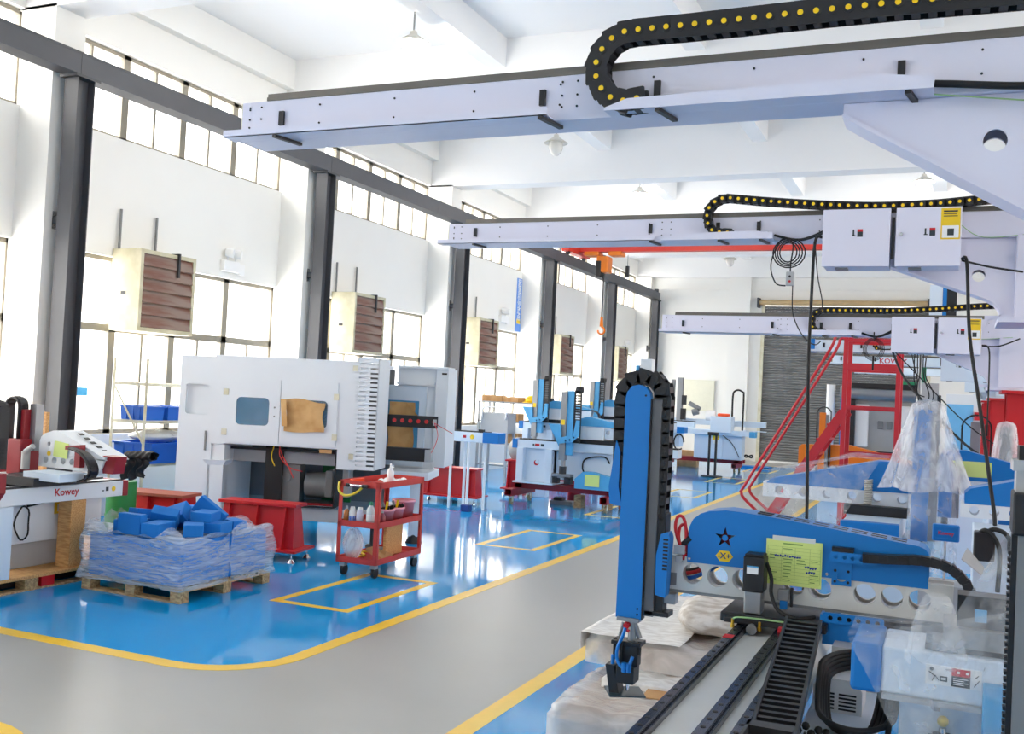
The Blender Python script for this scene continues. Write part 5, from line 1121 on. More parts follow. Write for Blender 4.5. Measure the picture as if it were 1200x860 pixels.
for i in range(8):
    f = (i+.5)/8; x = -.14-.62*f; z = 1.2665+.0655*f
    for yy in (.03, .09): sl.cb((x, FY+yy+.02, z), (.062, .022, .004), Matrix.Rotation(R(5.8), 3, 'Y'))
part(cvr, 'vent_slots', sl, BLACK, w=True, kind='stuff')
part(cvr, 'star_ring', M().plate(circ(-.878, 1.216, .013, 14), [], 'y', FY-.008, FY-.002), BLUE, w=True)
part(cvr, 'star_backing', M().box(-.95, -.90, FY+.03, FY+.035, 1.15, 1.28).m(1).box(-.90, -.86, FY+.03, FY+.035, 1.15, 1.28).m(2).box(-.86, -.80, FY+.03, FY+.035, 1.15, 1.28), [BLACK, DRED, MIDG], w=True)
sg = part(cvr, 'axis_sign', M().plate([(-.915, 1.137), (-.897, 1.160), (-.858, 1.160), (-.84, 1.137), (-.858, 1.114), (-.897, 1.114)], [], 'y', FY-.0085, FY-.006), YELS, w=True, label='yellow hexagonal axis sign')
text(sg, 'lettering', '-X+', .036, mat('sign_ink_blue', (30, 70, 120), .5), (-.878-t.location[0], FY-.009-t.location[1], 1.137), FRONT, bold=.02)
part(cvr, 'rivets', M().cyl((-1.03, FY-.009, 1.11), (-1.03, FY-.006, 1.11), .006, 8).cyl((-.45, FY-.009, 1.11), (-.45, FY-.006, 1.11), .006, 8), CHROME, w=True, kind='stuff')
# green form sheet with tape
fm = part(cvr, 'form_sheet', M().box(-.700, -.470, FY-.014, FY-.012, 1.045, 1.235).m(1).box(-.675, -.50, FY-.0145, FY-.012, 1.23, 1.25), [PAPERG, mat('tape', (206, 214, 214), .3)], w=True, label='pale green printed form sheet')
ln = M()
for i in range(11): ln.box(-.693, -.477, FY-.0148, FY-.014, 1.06+.0145*i, 1.0606+.0145*i)
for x in (-.693, -.635, -.58, -.52, -.477): ln.box(x, x+.0008, FY-.0148, FY-.014, 1.06, 1.206)
ln.box(-.63, -.55, FY-.0148, FY-.014, 1.216, 1.222)
random.seed(3)
for i in range(10):
    for j in range(4):
        if random.random() < .55: x = -.685+.056*j; ln.box(x, x+.02+.02*random.random(), FY-.0148, FY-.014, 1.065+.0145*i, 1.069+.0145*i)
ln.m(1)
for x0, x1, z in ((-.66, -.55, 1.165), (-.535, -.49, 1.125), (-.53, -.495, 1.105)):
    x = x0
    while x < x1: ln.cb((x, FY-.0149, z+.004*random.random()), (.007, .0008, .009), Matrix.Rotation(random.random()*1.5, 3, 'Y')); x += .01
part(cvr, 'form_print', ln, [mat('form_green', (120, 160, 80), .7), INKB], w=True, kind='stuff')
# servo motor
mo = wp('servo_motor', M().box(-.773, -.687, FY-.13, FY-.03, 1.02, 1.165).m(1).box(-.765, -.695, FY-.125, FY-.04, .93, 1.02).cyl((-.73, FY-.08, .99), (-.73, FY-.08, 1.03), .04, 16), [BLACK, ALU], bv=.004)
part(mo, 'motor_cap', M().box(-.769, -.691, FY-.126, FY-.034, 1.165, 1.175), BLACK, w=True, bv=.004)
part(mo, 'type_label', M().box(-.757, -.71, FY-.1315, FY-.13, 1.095, 1.125).m(1).box(-.757, -.71, FY-.132, FY-.1315, 1.122, 1.128), [PAPERW, BLUEL], w=True)
wp('motor_cable', M().tube(smooth_path([(-.685, FY-.08, 1.14), (-.66, FY-.1, 1.08), (-.655, FY-.12, 1.02), (-.62, FY-.14, .96), (-.55, FY-.15, .94), (-.48, FY-.1, .945)], 6), .008), BLACK2)
wp('valve', M().box(-.64, -.595, FY-.05, FY-.01, .985, 1.03).m(1).box(-.63, -.6, FY-.05, FY-.01, .95, .985).m(2).cyl((-.585, FY-.03, .96), (-.585, FY-.03, 1.04), .007, 8), [ALU, BLUE, BLACK], bv=.003)
# blue chain bracket with round holes
wp('chain_bracket', M().plate(rrect(-.437, -.255, 1.172, 1.212, .01), [circ(-.412+.033*i, 1.192, .009, 12) for i in range(5)], 'y', FY-.06, FY-.05).plate([(-.43, 1.07), (-.352, 1.07), (-.352, 1.172), (-.43, 1.172)], [circ(-.391, 1.105, .02, 18)], 'y', FY-.012, FY-.007), BLUE)
wp('bracket_slot', M().box(-.43, -.345, FY-.05, FY-.008, 1.212, 1.23), BLACK)
wp('bracket_bolts', M().cyl((-.417, FY-.015, 1.085), (-.417, FY-.011, 1.085), .006, 8).cyl((-.365, FY-.015, 1.085), (-.365, FY-.011, 1.085), .006, 8).cyl((-.417, FY-.015, 1.13), (-.417, FY-.011, 1.13), .006, 8).cyl((-.365, FY-.015, 1.13), (-.365, FY-.011, 1.13), .006, 8), BLACK2, kind='stuff')
def flat_chain(name, pts, y0, y1, th, pitch):
    """closed cable chain bending in the x-z plane, one piece per link"""
    c = wp(name, M().tube([(p[0], (y0+y1)/2, p[1]) for p in pts], th*.3, 6), BLACK2)
    P = resample(smooth_path([(p[0], 0, p[1]) for p in pts], 8), pitch)
    o = [(-.5*pitch, -.45*th), (.52*pitch, -.45*th), (.56*pitch, 0), (.52*pitch, .45*th), (-.5*pitch, .45*th)]
    me = mesh_data('link', M().plate(o, [], 'y', -(y1-y0)/2, (y1-y0)/2).box(-.2*pitch, .2*pitch, -(y1-y0)/2-.004, (y1-y0)/2+.004, -.3*th, .3*th), BLACK)
    off = t.location
    for i in range(len(P)-1):
        d = P[i+1]-P[i]; link('link', me, c, (P[i][0]-off[0], (y0+y1)/2-off[1], P[i][2]-off[2]), (0, -math.atan2(d[2], d[0]), 0))
flat_chain('top_chain', [(-.29, 1.2), (-.2, 1.205), (-.08, 1.212), (.0, 1.2), (.05, 1.17), (.09, 1.12), (.1, 1.06), (.08, 1.0), (.03, .96), (-.05, .945), (-.25, .94), (-.45, .94)], FY-.075, FY-.02, .04, .036)
wp('lower_bracket', M().plate(rrect(-.45, -.215, .93, .97, .01), [circ(-.42+.036*i, .95, .0095, 12) for i in range(6)], 'y', FY-.1, FY-.09).box(-.45, -.24, FY-.088, FY-.07, .84, .93).box(-.46, -.45, FY-.1, FY-.02, .9, .96), BLUE)
# upright arm
wp('arm_plate', M().plate([(-1.333, .828), (-1.218, .828), (-1.218, 1.80), (-1.225, 1.83), (-1.245, 1.855), (-1.275, 1.862), (-1.305, 1.855), (-1.325, 1.83), (-1.333, 1.80)], [], 'y', FY-.075, FY-.03), BLUE, bv=.003)
wp('arm_profile', M().box(-1.215, -1.168, FY-.06, FY+.02, .845, 1.80), mat('dark_anodised', (104, 106, 110), .35, .6), bv=.003)
wp('arm_strip', M().box(-1.219, -1.213, FY-.074, FY-.03, .83, 1.80).box(-1.17, -1.162, FY-.055, FY+.01, .85, 1.7), BLACK)
wp('slide_rail', M().box(-1.192, -1.13, FY-.05, FY+.03, .86, 1.30).box(-1.21, -1.10, FY-.06, FY+.03, .85, .872), BLACK, bv=.003)
for x, z in ((-1.235, .85), (-1.235, .875), (-1.24, 1.815)): wp('arm_bolt', M().cyl((x, FY-.078, z), (x, FY-.074, z), .005, 8), BLACK2)
wp('top_fitting', M().box(-1.29, -1.235, FY-.02, FY+.03, 1.86, 1.98).m(1).box(-1.31, -1.295, FY-.02, FY+.02, 1.9, 1.95), [WHITE, BLUEL], bv=.003)
ach = M()
lk = link_mesh(.054, .07, .075, 0)
cpts = [(-1.352, 1.36), (-1.352, 1.5), (-1.356, 1.68), (-1.356, 1.78)]+[(-1.262-.094*math.cos(R(a)), 1.81+.088*math.sin(R(a))) for a in range(0, 181, 20)]+[(-1.168, 1.7), (-1.168, 1.5), (-1.172, 1.25), (-1.175, 1.16)]
cc = chain(t, [(p[0]-t.location[0], p[1]) for p in cpts], FY-.015-t.location[1], .054, .066, .075, 0, lk)
wp('cable_guard', M().plate([(-1.372, 1.61), (-1.352, 1.56), (-1.352, 1.40), (-1.334, 1.315), (-1.392, 1.325), (-1.398, 1.40)], [], 'y', FY-.06, FY+.03).m(1).box(-1.35, -1.335, FY-.05, FY+.02, 1.30, 1.48), [BLUE, DRED], bv=.004)
wp('side_cover', M().plate([(-1.155, .95), (-1.11, .94), (-1.10, 1.2), (-1.11, 1.225), (-1.14, 1.215), (-1.158, 1.12)], [], 'y', FY-.09, FY-.02), BLUE, bv=.008)
vs = M()
for i in range(9): vs.box(-1.128, -1.106, FY-.0915, FY-.0895, 1.06+.016*i, 1.068+.016*i)
wp('side_slots', vs, BLACK, kind='stuff')
wp('solenoid', M().box(-1.10, -1.05, FY-.02, FY+.03, 1.125, 1.165).box(-1.09, -1.06, FY-.02, FY+.03, 1.09, 1.12), GREYP, bv=.004)
wp('red_hoses', M().tube(smooth_path([(-1.06, FY, 1.1), (-1.05, FY, 1.2), (-1.06, FY-.01, 1.28), (-1.085, FY-.02, 1.29), (-1.095, FY-.02, 1.24), (-1.075, FY-.01, 1.17), (-1.05, FY, 1.14)], 6), .0075).tube(smooth_path([(-1.05, FY+.02, 1.1), (-1.045, FY+.02, 1.18), (-1.06, FY+.01, 1.25), (-1.08, FY, 1.24), (-1.08, FY, 1.18), (-1.05, FY, 1.12)], 6), .007).m(1).cyl((-1.07, FY+.0, 1.16), (-1.03, FY+.0, 1.2), .014, 8), [INKR, BLACK])
wp('lower_stop', M().box(-1.15, -1.08, FY-.03, FY+.03, .905, .95).cyl((-1.085, FY-.035, .93), (-1.085, FY-.03, .93), .008, 8), ALU, bv=.003)
# gripper
gx, gy = -1.275, FY-.045
gr = wp('gripper', M().box(gx-.05, gx+.05, gy-.04, gy+.04, .815, .832).cyl((gx+.012, gy, .72), (gx+.012, gy, .82), .018, 14).cyl((gx+.045, gy+.01, .74), (gx+.02, gy, .81), .012, 10).cyl((gx-.045, gy, .74), (gx-.03, gy, .8), .009, 8), ALU)
part(gr, 'flange', M().box(gx-.07, gx+.065, gy-.045, gy+.045, .71, .728).box(gx-.035, gx+.05, gy-.03, gy+.03, .62, .71), BLACK, w=True, bv=.003)
for dx_, dy_, z_ in ((-.058, -.02, .64), (.055, -.02, .67), (-.02, -.05, .64)): part(gr, 'rod', M().cyl((gx+dx_, gy+dy_, z_), (gx+dx_, gy+dy_, .73), .0085, 8), BLACK2, w=True)
part(gr, 'red_joint', M().cyl((gx-.005, gy-.04, .795), (gx-.005, gy-.02, .80), .014, 8).cyl((gx+.012, gy-.045, .775), (gx-.012, gy-.045, .785), .008, 8), INKR, w=True)
part(gr, 'blue_hose', M().tube(smooth_path([(gx-.005, gy-.05, .79), (gx-.015, gy-.055, .75), (gx-.035, gy-.055, .7), (gx-.035, gy-.055, .65), (gx-.01, gy-.06, .62), (gx+.02, gy-.06, .625), (gx+.035, gy-.055, .67)], 6), .008).tube(smooth_path([(gx-.062, gy-.03, .66), (gx-.062, gy-.03, .6)], 4), .009).cyl((gx, gy-.06, .6), (gx, gy-.06, .64), .012, 8).cyl((gx+.022, gy-.06, .6), (gx+.022, gy-.06, .64), .012, 8), BLUE, w=True)
part(gr, 'jaw_block', M().box(gx-.04, gx+.042, gy-.05, gy+.04, .545, .62), BLACK, w=True, bv=.004)
part(gr, 'finger', M().add([(gx-.09, gy-.05, .62), (gx-.05, gy-.05, .62), (gx-.02, gy-.05, .49), (gx-.065, gy-.05, .485), (gx-.09, gy+.03, .62), (gx-.05, gy+.03, .62), (gx-.02, gy+.03, .49), (gx-.065, gy+.03, .485)], [(0, 1, 2, 3), (7, 6, 5, 4), (0, 4, 5, 1), (3, 2, 6, 7), (1, 5, 6, 2), (0, 3, 7, 4)]), BLACK, w=True, bv=.003)
part(gr, 'piston', M().cyl((gx+.008, gy-.02, .51), (gx+.008, gy-.02, .56), .008, 8), CHROME, w=True)
part(gr, 'contact_plate', M().cb((gx-.01, gy, .497), (.16, .15, .006), Matrix.Rotation(R(28), 3, 'Z')), mat('dark_glass_plate', (40, 60, 70), .45), w=True)
# ladder-like chain beside the bed: each rung link its own piece
lc = wp('bed_chain', M().box(-.465, -.455, 2.6, 3.0, .82, .84), BLACK)
rg = mesh_data('chain_rung', M().box(-.06, .06, -.009, .009, -.012, .012).box(-.066, -.056, -.022, .022, -.02, .02).box(.056, .066, -.022, .022, -.02, .02).box(-.05, .05, -.004, .004, -.03, -.02), BLACK)
P = resample(smooth_path([(-.415, 2.5, .80), (-.42, 2.8, .845), (-.44, 3.1, .872), (-.462, 3.5, .915), (-.475, 3.8, .96), (-.485, 4.02, .995)], 10), .044)
for i in range(len(P)-1):
    d = P[i+1]-P[i]; link('chain_rung', rg, lc, tuple(P[i]-t.location), (math.atan2(d[2], d[1]), 0, -math.atan2(d[0], d[1])))
cw = M()
for i in range(4): cw.tube([(p[0]-.035+.024*i, p[1], p[2]-.006) for p in P], .006)
part(lc, 'inner_cables', cw, BLACK2, w=True)
wp('chain_end_block', M().box(-.5, -.37, 2.9, 2.95, .8, .9).box(-.5, -.49, 2.7, 2.95, .78, .9), BLACK)
wp('side_cabinet', M().box(-.44, -.215, 3.2, 4.2, .15, .705), WHITE2, bv=.01)
wp('cabinet_bracket', M().box(-.40, -.06, 4.2, 4.36, .70, .86).m(1).box(-.34, -.3, 4.19, 4.21, .7, .83), [GREYP, BLACK])
# converter box with vents and coil of black cable
t2 = thing('converter_box', 'small white converter box with vent slits on the cabinet beside the rail bed', 'box', (-.345, 3.93, .705))
part(t2, 'box_body', M().plate([(-.08, 0), (.09, 0), (.09, .085), (.06, .12), (-.055, .12), (-.08, .085)], [], 'y', -.09, .1), PURE, bv=.006)
vs = M()
for i in range(5):
    for q in (0, 1): vs.box(-.065+.075*q, -.005+.075*q, -.0925, -.09, .012+.013*i, .018+.013*i)
part(t2, 'vent_slits', vs, BLACK, kind='stuff')
b = M()
def coil_pt(k, a):
    """one turn: lies on the cabinet before the box and climbs over the box top behind"""
    x = -.278+.004*k+(.088+.011*k)*math.cos(a); y = 3.78-.01*k+(.20+.022*k)*math.sin(a)
    t_ = max(0, min(1, (y-3.62)/.17)); t_ = t_*t_*(3-2*t_)
    return (x, y, .716+.013*k+.125*t_)
for k in range(5): b.tube([coil_pt(k, j*2*math.pi/48+.3*k) for j in range(48)], .0095, 7, True)
b.tube(smooth_path([coil_pt(4, .9), (-.152, 3.75, .85), (-.15, 3.6, .78), (-.145, 3.47, .745), (-.09, 3.455, .735), (-.02, 3.465, .74)], 6), .0095)
one('cable_coil', 'thick black cable coiled around the converter box', 'cable', b, BLACK2)
b = M()
for i in range(5): b.ball((-.43+.022*i, 3.5+.02*math.sin(i*2), .725+.012*(i % 2)), .014, 8); b.tube(smooth_path([(-.43+.022*i, 3.5, .72), (-.42+.02*i, 3.42, .715), (-.38, 3.34, .72)], 4), .004)
one('cable_glands', 'bunch of small black plugs lying on the cabinet', 'plug', b, BLACK2)

# wrapped packages on the floor ----------------------------------
def lumpy(x0, x1, y0, y1, z0, z1, amp, seed, n=18):
    """soft film-covered box: rounded, wrinkled surface over real size"""
    b = M()
    def f(u, v):
        a = 2*math.pi*u
        cx, cy = math.cos(a), math.sin(a); k = max(abs(cx), abs(cy)); cx /= k; cy /= k
        t = v
        if t < .5: r = 1.0; z = z0+(z1-z0)*(t/.5)*.97
        else: r = 1-(t-.5)/.5; z = z1
        wv = amp*(math.sin(seed+7*cx*r+5*cy*r)+.6*math.sin(2*seed+17*cx*r-13*cy*r)+.4*math.sin(31*cy*r+3*seed+9*cx))
        rr = r*(1-.03*(t > .45))+wv*.25*(t <= .5)
        return ((x0+x1)/2+(x1-x0)/2*cx*rr, (y0+y1)/2+(y1-y0)/2*cy*rr, z+(wv*.5 if t >= .5 else 0))
    return b.grid(f, 96, 28)
for nm, lb, bx in (('wrapped_carton', 'lower long carton in crinkled clear film on the floor below the blue arm', (-1.74, -.95, 4.66, 6.3, .0, .275)), ('wrapped_carton', 'upper brown carton in crinkled clear film, stacked crosswise beyond the gripper', (-1.77, -.95, 5.3, 6.7, .345, .475))):
    t3 = thing(nm, lb, 'package', ((bx[0]+bx[1])/2, (bx[2]+bx[3])/2, bx[4]), 0, 'film-wrapped cartons below the blue arm')
    part(t3, 'carton', M().box(bx[0]+.03, bx[1]-.03, bx[2]+.03, bx[3]-.03, bx[4], bx[5]-.01), CARD, w=True, bv=.01)
    part(t3, 'film', lumpy(bx[0]-.02, bx[1]+.02, bx[2]-.02, bx[3]+.02, bx[4]+.003, bx[5]+.018, .014, bx[2]), FILMW, w=True)
t3 = thing('foam_bundle', 'white foam sheet bundle squeezed between the two wrapped cartons', 'foam', (-1.3, 5.6, .29))
part(t3, 'foam', lumpy(-1.62, -.95, 5.06, 6.3, .292, .345, .01, 2.2), FOAMW, w=True)
part(t3, 'card_flap', M().cb((-1.22, 5.03, .315), (.3, .14, .006), Matrix.Rotation(R(8), 3, 'X')), CARD, w=True)
one('foam_bolster', 'rounded foam bundle in clear film on the upper wrapped carton', 'foam', M().grid(lambda u, v: (-1.12+.26*(2*v-1)*1.0, 5.75+.3*math.cos(6.283*u)*math.sqrt(max(0, 1-(2*v-1)**4))*(1+.012*math.sin(17*v)), .60+.105*math.sin(6.283*u)*math.sqrt(max(0, 1-(2*v-1)**4))+.004*math.sin(19*v+9*u)), 30, 24), ramp_mat('wrapped_foam', (176, 164, 150), (216, 210, 202), 5, rough=.35, bump=.4, stretch=(2, 6, 6)))
one('foam_sheet', 'loose white foam sheet spread over the upper wrapped carton', 'foam', M().grid(lambda u, v: (-1.812+.55*max(0, u-.14)/.86+.004*math.sin(14*v), 5.25+1.38*v, .511+.004*math.sin(8*v+5*u)+.003*math.sin(15*u+3*v)-(.09*(1-u/.14) if u < .14 else 0)), 28, 26), FOAMW)

# wrapped robot at the near right ---------------------------------
t = thing('wrapped_robot', 'white robot beam with a blue end and pictogram label, under clear film', 'robot', (.3, 3.6, 0))
wp = lambda n, b, m, **k: part(t, n, b, m, w=True, **k)
wp('base_beam', M().box(-.175, .72, 3.45, 3.75, .905, 1.05), WHITE2, bv=.008)
wp('beam_end_cap', M().box(-.268, -.175, 3.44, 3.76, .9, 1.055), BLUE, bv=.012)
wp('beam_foot', M().box(-.17, .72, 3.43, 3.5, .89, .905), GREYP)
wp('base_column', M().box(-.12, .6, 3.5, 3.82, .1, .9), WHITE2, bv=.01)
wp('column_foot', M().box(-.2, .7, 3.4, 3.84, 0, .1), RED)
wp('blue_guard', M().box(.118, .5, 3.40, 3.445, .45, .985), BLUEL, bv=.006)
pl = wp('pictogram_label', M().box(-.045, .115, 3.446, 3.45, .955, 1.015), PAPERW)
b = M().cyl((-.028, 3.4445, 1.003), (-.028, 3.4455, 1.003), .006, 8).bar((-.036, 3.445, .995), (-.018, 3.445, .982), .002, .008, (0, 1, 0)).bar((-.018, 3.445, .982), (-.026, 3.445, .966), .002, .006, (0, 1, 0)).bar((-.018, 3.445, .985), (-.006, 3.445, .97), .002, .006, (0, 1, 0)).plate(rect(-.004, .018, .968, .984), [rect(.0, .014, .972, .98)], 'y', 3.4445, 3.4455).bar((.094, 3.445, .965), (.108, 3.445, .985), .002, .007, (0, 1, 0)).bar((.096, 3.445, .99), (.106, 3.445, 1.0), .002, .005, (0, 1, 0))
b.m(1).box(.03, .083, 3.4445, 3.4458, .99, 1.012).m(0).box(.03, .083, 3.4445, 3.4458, .957, .99).m(2)
for i in range(4): b.box(.035, .065+.012*(i % 2), 3.444, 3.4446, .963+.006*i, .9655+.006*i)
for x in (.045, .07): b.box(x, x+.008, 3.444, 3.4446, .998, 1.005)
part(pl, 'pictogram_print', b, [INK, INKR, PAPERW], w=True, kind='stuff')
wp('rail', M().box(-.05, .72, 3.5, 3.54, 1.05, 1.07).box(-.05, .72, 3.64, 3.68, 1.05, 1.07), BLACK)
wp('carriage', M().box(.0, .5, 3.48, 3.72, 1.07, 1.13), MIDG)
wp('motor', M().box(.04, .34, 3.52, 3.62, 1.12, 1.23).m(1).box(.09, .125, 3.518, 3.52, 1.15, 1.19), [BLACK, BLUEL], bv=.004)
wp('rounded_joint', M().cyl((-.03, 3.5, 1.075), (.06, 3.5, 1.075), .03, 14), MIDG)
wp('regulator', M().cyl((.01, 3.465, .70), (.01, 3.465, .80), .03, 12).box(-.03, .0, 3.445, 3.485, .74, .79).box(-.02, .04, 3.46, 3.505, .72, .78).m(1).cyl((.01, 3.465, .80), (.01, 3.465, .82), .012, 10).m(2).ball((.01, 3.465, .84), .018, 10), [BLACK, CHROME, mat('knob_cream', (226, 200, 120), .4)])
wp('connector', M().box(-.02, .0, 3.495, 3.5, .86, .875), MIDG)
# slim arm before the film at the frame edge
wp('slim_arm', M().box(.185, .22, 3.18, 3.26, .5, 1.5).m(1).box(.17, .185, 3.2, 3.24, .5, 1.47), [MIDG, BLACK])
rk = M()
for i in range(44): rk.box(.162, .171, 3.205, 3.235, .55+.02*i, .56+.02*i)
wp('arm_rack', rk, BLACK, kind='stuff')
wp('arm_head', M().box(.168, .3, 3.15, 3.3, 1.47, 1.59), BLACK, bv=.006)
wp('arm_coupling', M().box(.175, .3, 3.18, 3.28, 1.59, 1.65).box(.165, .3, 3.16, 3.3, 1.65, 1.68).m(1).box(.18, .3, 3.18, 3.28, 1.68, 1.72), [GREYP, BLACK])
# film sheets ------------------------------------------------------
def tent(cx, cy, ztop, rtop, zbot, rx, ry, seed, fold=9, n=64, m=16, sag=1.6):
    def f(u, v):
        a = 2*math.pi*u; s = v**sag
        k = 1+.13*math.sin(fold*a+seed)*v+.05*math.sin(2.3*fold*a+2*seed+3*v)*v
        return (cx+(rtop+(rx-rtop)*s)*math.cos(a)*k, cy+(rtop+(ry-rtop)*s)*math.sin(a)*k, ztop+(zbot-ztop)*v+.02*math.sin(5*a+seed)*v)
    return M().grid(f, n, m)
def hood(cx, cy, ztop, r0, zbot, rx, ry, seed, fold, lim, n=72, m=22, v0=0.0):
    """film pulled over an upright arm: rounded top, folds widening downwards; lim keeps it outside what it hangs against"""
    def f(u, v):
        a = 2*math.pi*u; v = v0+(1-v0)*v
        if v < .12: q = v/.12; X_ = Y_ = r0*math.sin(q*math.pi/2); z = ztop-.05*(1-math.cos(q*math.pi/2)); w = 0
        else: w = (v-.12)/.88; X_ = r0+(rx-r0)*w; Y_ = r0+(ry-r0)*w; z = ztop-.05+(zbot-ztop+.05)*w
        k = 1+(.10*math.sin(fold*a+seed)+.05*math.sin(2.3*fold*a+2*seed+3*w))*w+.02*w
        return lim(cx+X_*math.cos(a)*k, cy+Y_*math.sin(a)*k, z+.01*math.sin(5*a+seed)*w)
    return M().grid(f, n, m)
def drape(P00, P10, P11, P01, seed, amp=.02, n=26):
    p = [Vector(q) for q in (P00, P10, P11, P01)]
    def f(u, v):
        q = p[0]*(1-u)*(1-v)+p[1]*u*(1-v)+p[2]*u*v+p[3]*(1-u)*v
        w = amp*(math.sin(9*u+4*v+seed)+.7*math.sin(15*v-6*u+2*seed)+.5*math.sin(27*u*v+seed))
        return (q[0]+w*.4, q[1]-w, q[2]+w*.6)
    return M().grid(f, n, n)
FG = 'clear film sheets over the robots'
one('film_cover', 'pointed tent of milky clear film over the upright arm of the aisle robot', 'plastic film', hood(-.135, 6.835, 1.885, .10, 1.32, .25, .2, 1.0, 6, lambda x, y, z: (x, min(y, 6.887+max(0, min(1, (x+.155)/.05))*.3+max(0, min(1, (z-1.485)/.03))*.3), z)), FILMH, FG)
b = drape((-1.22, 6.68, .92), (-.72, 6.66, .90), (-.40, 6.83, 1.49), (-1.1, 6.82, 1.36), .6, .010)
b.grid(lambda u, v: (-1.1+.74*u, 6.8+.4*v, 1.36+.14*min(1, u*1.4)+.015*math.sin(12*u+7*v)), 18, 8)
b.v += []
one('film_cover', 'clear film sheet draped over the holed beam and cover of the aisle robot', 'plastic film', b, FILM, FG)
one('film_cover', 'wide crumpled skirt of clear film around the foot of the tented arm', 'plastic film', hood(-.12, 6.80, 1.46, .15, .84, .19, .26, 2.4, 7, lambda x, y, z: (min(.06, max(x, -.226)) if z < 1.32 else min(.06, x), min(y, 6.887+max(0, min(1, (x+.155)/.05))*.3), z), n=64, m=18, v0=.13), FILM, FG)
b = drape((-.02, 3.36, .62), (.45, 3.36, .62), (.45, 3.40, 1.3), (-.275, 3.42, 1.07), 1.7, .006)
b.grid(lambda u, v: (-.28+.215*u, 3.42+.36*v, 1.073+.012*u+.008*abs(math.sin(10*u+6*v))), 12, 10)
one('film_cover', 'clear film sheet hanging over the pictogram-labelled white beam', 'plastic film', b, FILM, FG)
one('film_cover', 'milky film tent rising to the frame edge above the pictogram-labelled beam', 'plastic film', drape((-.02, 3.36, 1.08), (.5, 3.36, 1.05), (.5, 3.5, 1.62), (.19, 3.46, 1.48), 2.9, .012), FILM, FG)
b = tent(-.02, 3.40, 1.24, .03, 1.035, .085, .048, .5, 5, sag=.6)
one('film_cover', 'bunched knot of clear film at the end of the blue cover', 'plastic film', b, FILM, FG)
one('film_cover', 'clear film over an upright arm beside the red pedestals', 'plastic film', hood(.475, 10.4, 1.76, .085, 1.015, .17, .15, .2, 5, lambda x, y, z: (x, y, max(z, .998))), FILMH, FG)
t = thing('robot_arm_unit', 'film-covered upright arm on a white base beside the red pedestals', 'robot', (.47, 10.4, 0))
part(t, 'base', M().box(-.16, .16, -.1, .2, 0, 1.0), WHITE2); part(t, 'profile', M().box(-.05, .06, -.04, .04, 1.0, 1.7), MIDG)
one('air_hose_coil', 'springy pale air hose coil standing on the aisle robot beam', 'hose', M().tube([(-.47+.023*math.cos(a*.7), 6.862+.023*math.sin(a*.7), 1.195+.0016*a) for a in range(100)], .006, 5), mat('pale_hose', (200, 198, 190), .3))
# small lettered blue box on a stalk, parts below --------------------
t = thing('handheld_box', 'small blue lettered box on a thin stalk beside the film tent', 'box', (0, 5.5, 0))
part(t, 'box_body', M().box(-.066, .06, -.02, .03, 1.165, 1.248), BLUE, bv=.008)
part(t, 'box_face', M().plate(rrect(-.054, .048, 1.177, 1.236, .006), [rrect(-.05, .044, 1.181, 1.232, .005)], 'y', -.024, -.02), BLUE)
text(t, 'lettering', 'Kowey', .026, INKR, (-.003, -.021, 1.206), FRONT, bold=.015)
part(t, 'stalk', M().cyl((-.005, 0, .95), (-.005, 0, 1.17), .006, 8), CHROME); part(t, 'stand', M().box(-.12, .12, -.05, .2, 0, .95), GREYP)
one('bracket_plate', 'pale angled metal plate beside the small lettered blue box', 'plate', M().add([(.07, 5.4, 1.1), (.16, 5.35, 1.04), (.18, 5.6, 1.04), (.1, 5.7, 1.12), (.07, 5.4, 1.095), (.16, 5.35, 1.035), (.18, 5.6, 1.035), (.1, 5.7, 1.115)], [(0, 1, 2, 3), (7, 6, 5, 4), (0, 4, 5, 1), (1, 5, 6, 2), (2, 6, 7, 3), (3, 7, 4, 0)]), GREYP)
t = thing('valve_cabinet', 'grey valve cabinet with black hoses behind the small lettered blue box', 'cabinet', (.25, 5.75, 0))
part(t, 'cabinet_body', M().box(-.12, .24, .1, .5, 0, 1.2), WHITE2, bv=.006); part(t, 'black_unit', M().box(-.12, -.02, 0, .1, 1.05, 1.2).box(.04, .1, .08, .1, 1.1, 1.16), BLACK, bv=.01)
part(t, 'hoses', M().tube(smooth_path([(-.08, .05, 1.18), (-.02, .0, 1.22), (.05, .0, 1.16), (.06, .02, .9)], 6), .012).tube(smooth_path([(-.1, .05, 1.18), (-.06, .0, 1.21), (.0, .0, 1.12), (-.0, .02, .9)], 6), .012), BLACK2)

# hanging cables and pendant controls ------------------------------
CG = 'black cables hanging from the gantry control boxes'
one('hanging_cable', 'thick black cable dropping from the control boxes of the coiled-cable gantry', 'cable', M().tube(smooth_path([(-.86, 7.2, 2.98), (-.90, 7.15, 2.94), (-.905, 7.12, 2.6), (-.885, 6.95, 2.1), (-.83, 6.62, 1.62), (-.803, 6.52, 1.16), (-.80, 6.5, .7), (-.8, 6.5, .012)], 6), .011).tube(smooth_path([(-.9, 7.15, 2.93), (-.87, 7.12, 2.7), (-.83, 7.12, 2.5), (-.86, 7.12, 2.42), (-.92, 7.12, 2.45)], 6), .004), BLACK2, CG)
one('hanging_cable', 'thick black cable sloping down from the yellow-labelled control box to the blue robot', 'cable', M().tube(smooth_path([(.03, 7.2, 2.82), (.06, 7.15, 2.78), (.09, 6.98, 2.3), (.155, 6.55, 1.84), (.215, 6.3, 1.42), (.235, 6.16, 1.27), (.24, 6.12, 1.205)], 6), .011), BLACK2, CG)
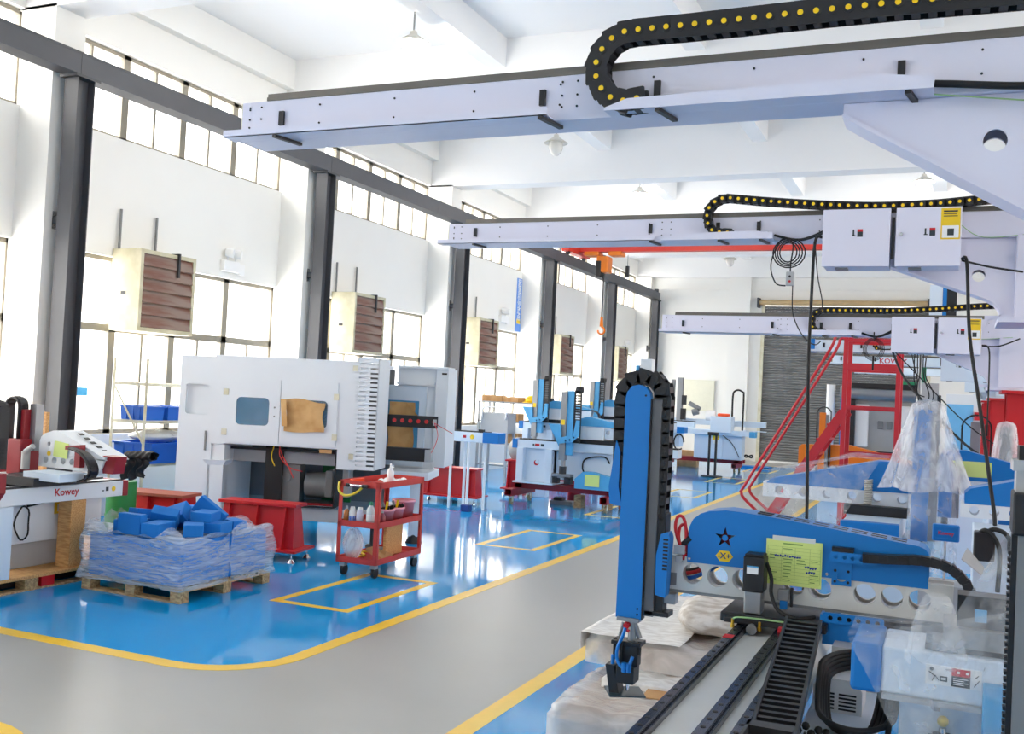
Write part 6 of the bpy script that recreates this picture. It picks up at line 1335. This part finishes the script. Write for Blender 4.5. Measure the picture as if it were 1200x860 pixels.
one('hanging_cable', 'thin black cable running from the yellow-labelled box to the gantry column', 'cable', M().tube(smooth_path([(.03, 7.2, 2.81), (.2, 7.3, 2.78), (.4, 7.4, 2.76)], 5), .007), BLACK2, CG)
one('hanging_cable', 'black cable strung low from the ladder guard frame to the tall red pedestal', 'cable', M().tube(smooth_path([(-.59, 11.05, 2.45), (-.45, 10.95, 2.15), (-.2, 10.75, 1.85), (.2, 10.25, 1.47), (.55, 10.02, 1.33), (.9, 10.45, 1.28), (.95, 11.16, 1.3)], 6), .012), BLACK2, CG)
one('hanging_cable', 'thin black cable strung high from the ladder guard frame to the tall red pedestal', 'cable', M().tube(smooth_path([(-.59, 11.1, 2.45), (-.2, 10.95, 2.05), (.1, 10.85, 1.75), (.3, 10.95, 1.59), (.53, 11.16, 1.45)], 6), .006), BLACK2, CG)
one('hanging_cable', 'black cable looping from the far control box down beside the pedestal', 'cable', M().tube(smooth_path([(.26, 11.05, 2.5), (.32, 11.0, 2.46), (.33, 11.0, 2.2), (.33, 11.0, 1.6)], 6), .008).tube(smooth_path([(.26, 11.05, 2.49), (.42, 11.1, 2.5), (.6, 11.15, 2.58)], 5), .007), BLACK2, CG)
t = thing('pendant_control', 'small grey hand control hanging on a coil of thin black cable', 'controller', (-1.09, 7.37, 2.66))
part(t, 'control_body', M().box(-.028, .028, -.02, .02, 0, .1), GREYP, bv=.006); part(t, 'buttons', M().cyl((0, -.023, .065), (0, -.02, .065), .009, 8).m(1).cyl((0, -.023, .03), (0, -.02, .03), .009, 8), [BLACK, INKR])
b = M()
for k in range(4): b.tube([((.06+.018*k)*math.sin(a*.35+k)-.02, .01*k, .24+(.07+.012*k)*math.cos(a*.35+k)) for a in range(19)], .005, 5)
b.tube(smooth_path([(.0, 0, .1), (.0, 0, .16), (.01, 0, .3), (-.05, .02, .345), (-.1, .02, .3), (-.14, .0, .15), (-.1, -.01, .02), (-.03, 0, .0)], 5), .005).tube(smooth_path([(.02, 0, 0), (.03, 0, -.2), (.1, 0, -.35), (.19, -.05, -.42), (.24, -.1, -.4)], 6), .004)
part(t, 'cable_coil', b, BLACK2)
t = thing('pendant_control', 'coil of black cable hanging inside the red ladder guard frame', 'controller', (-.77, 11.185, 2.32))
b = M()
for k in range(4): b.tube([((.07+.012*k)*math.sin(a*.35+k), .01*k, .12+(.09+.01*k)*math.cos(a*.35+k)) for a in range(19)], .0035, 5)
b.tube([(0, 0, .2), (.0, 0, .3)], .006).tube([(0, 0, .05), (0, 0, -.1)], .01)
part(t, 'cable_coil', b, BLACK2)
t = thing('cable_tangle', 'tangle of black hoses hanging from the blue-ended gantry', 'cable', (-.45, 16.18, 2.05))
b = M(); random.seed(5)
for k in range(6):
    x = -.12+.04*k
    b.tube(smooth_path([(x, 0, .55+.1*random.random()), (x+.1*random.random(), -.05, .3), (x-.1+.25*random.random(), 0, .0+.2*random.random()), (x+.08, .02, -.2+.2*random.random())], 5), .009, 5)
part(t, 'hoses', b, BLACK2)
part(t, 'support', M().cyl((.0, .1, .2), (.0, .1, .62), .02, 6).cyl((.0, .1, -2.05), (.0, .1, .3), .03, 8), ALU)
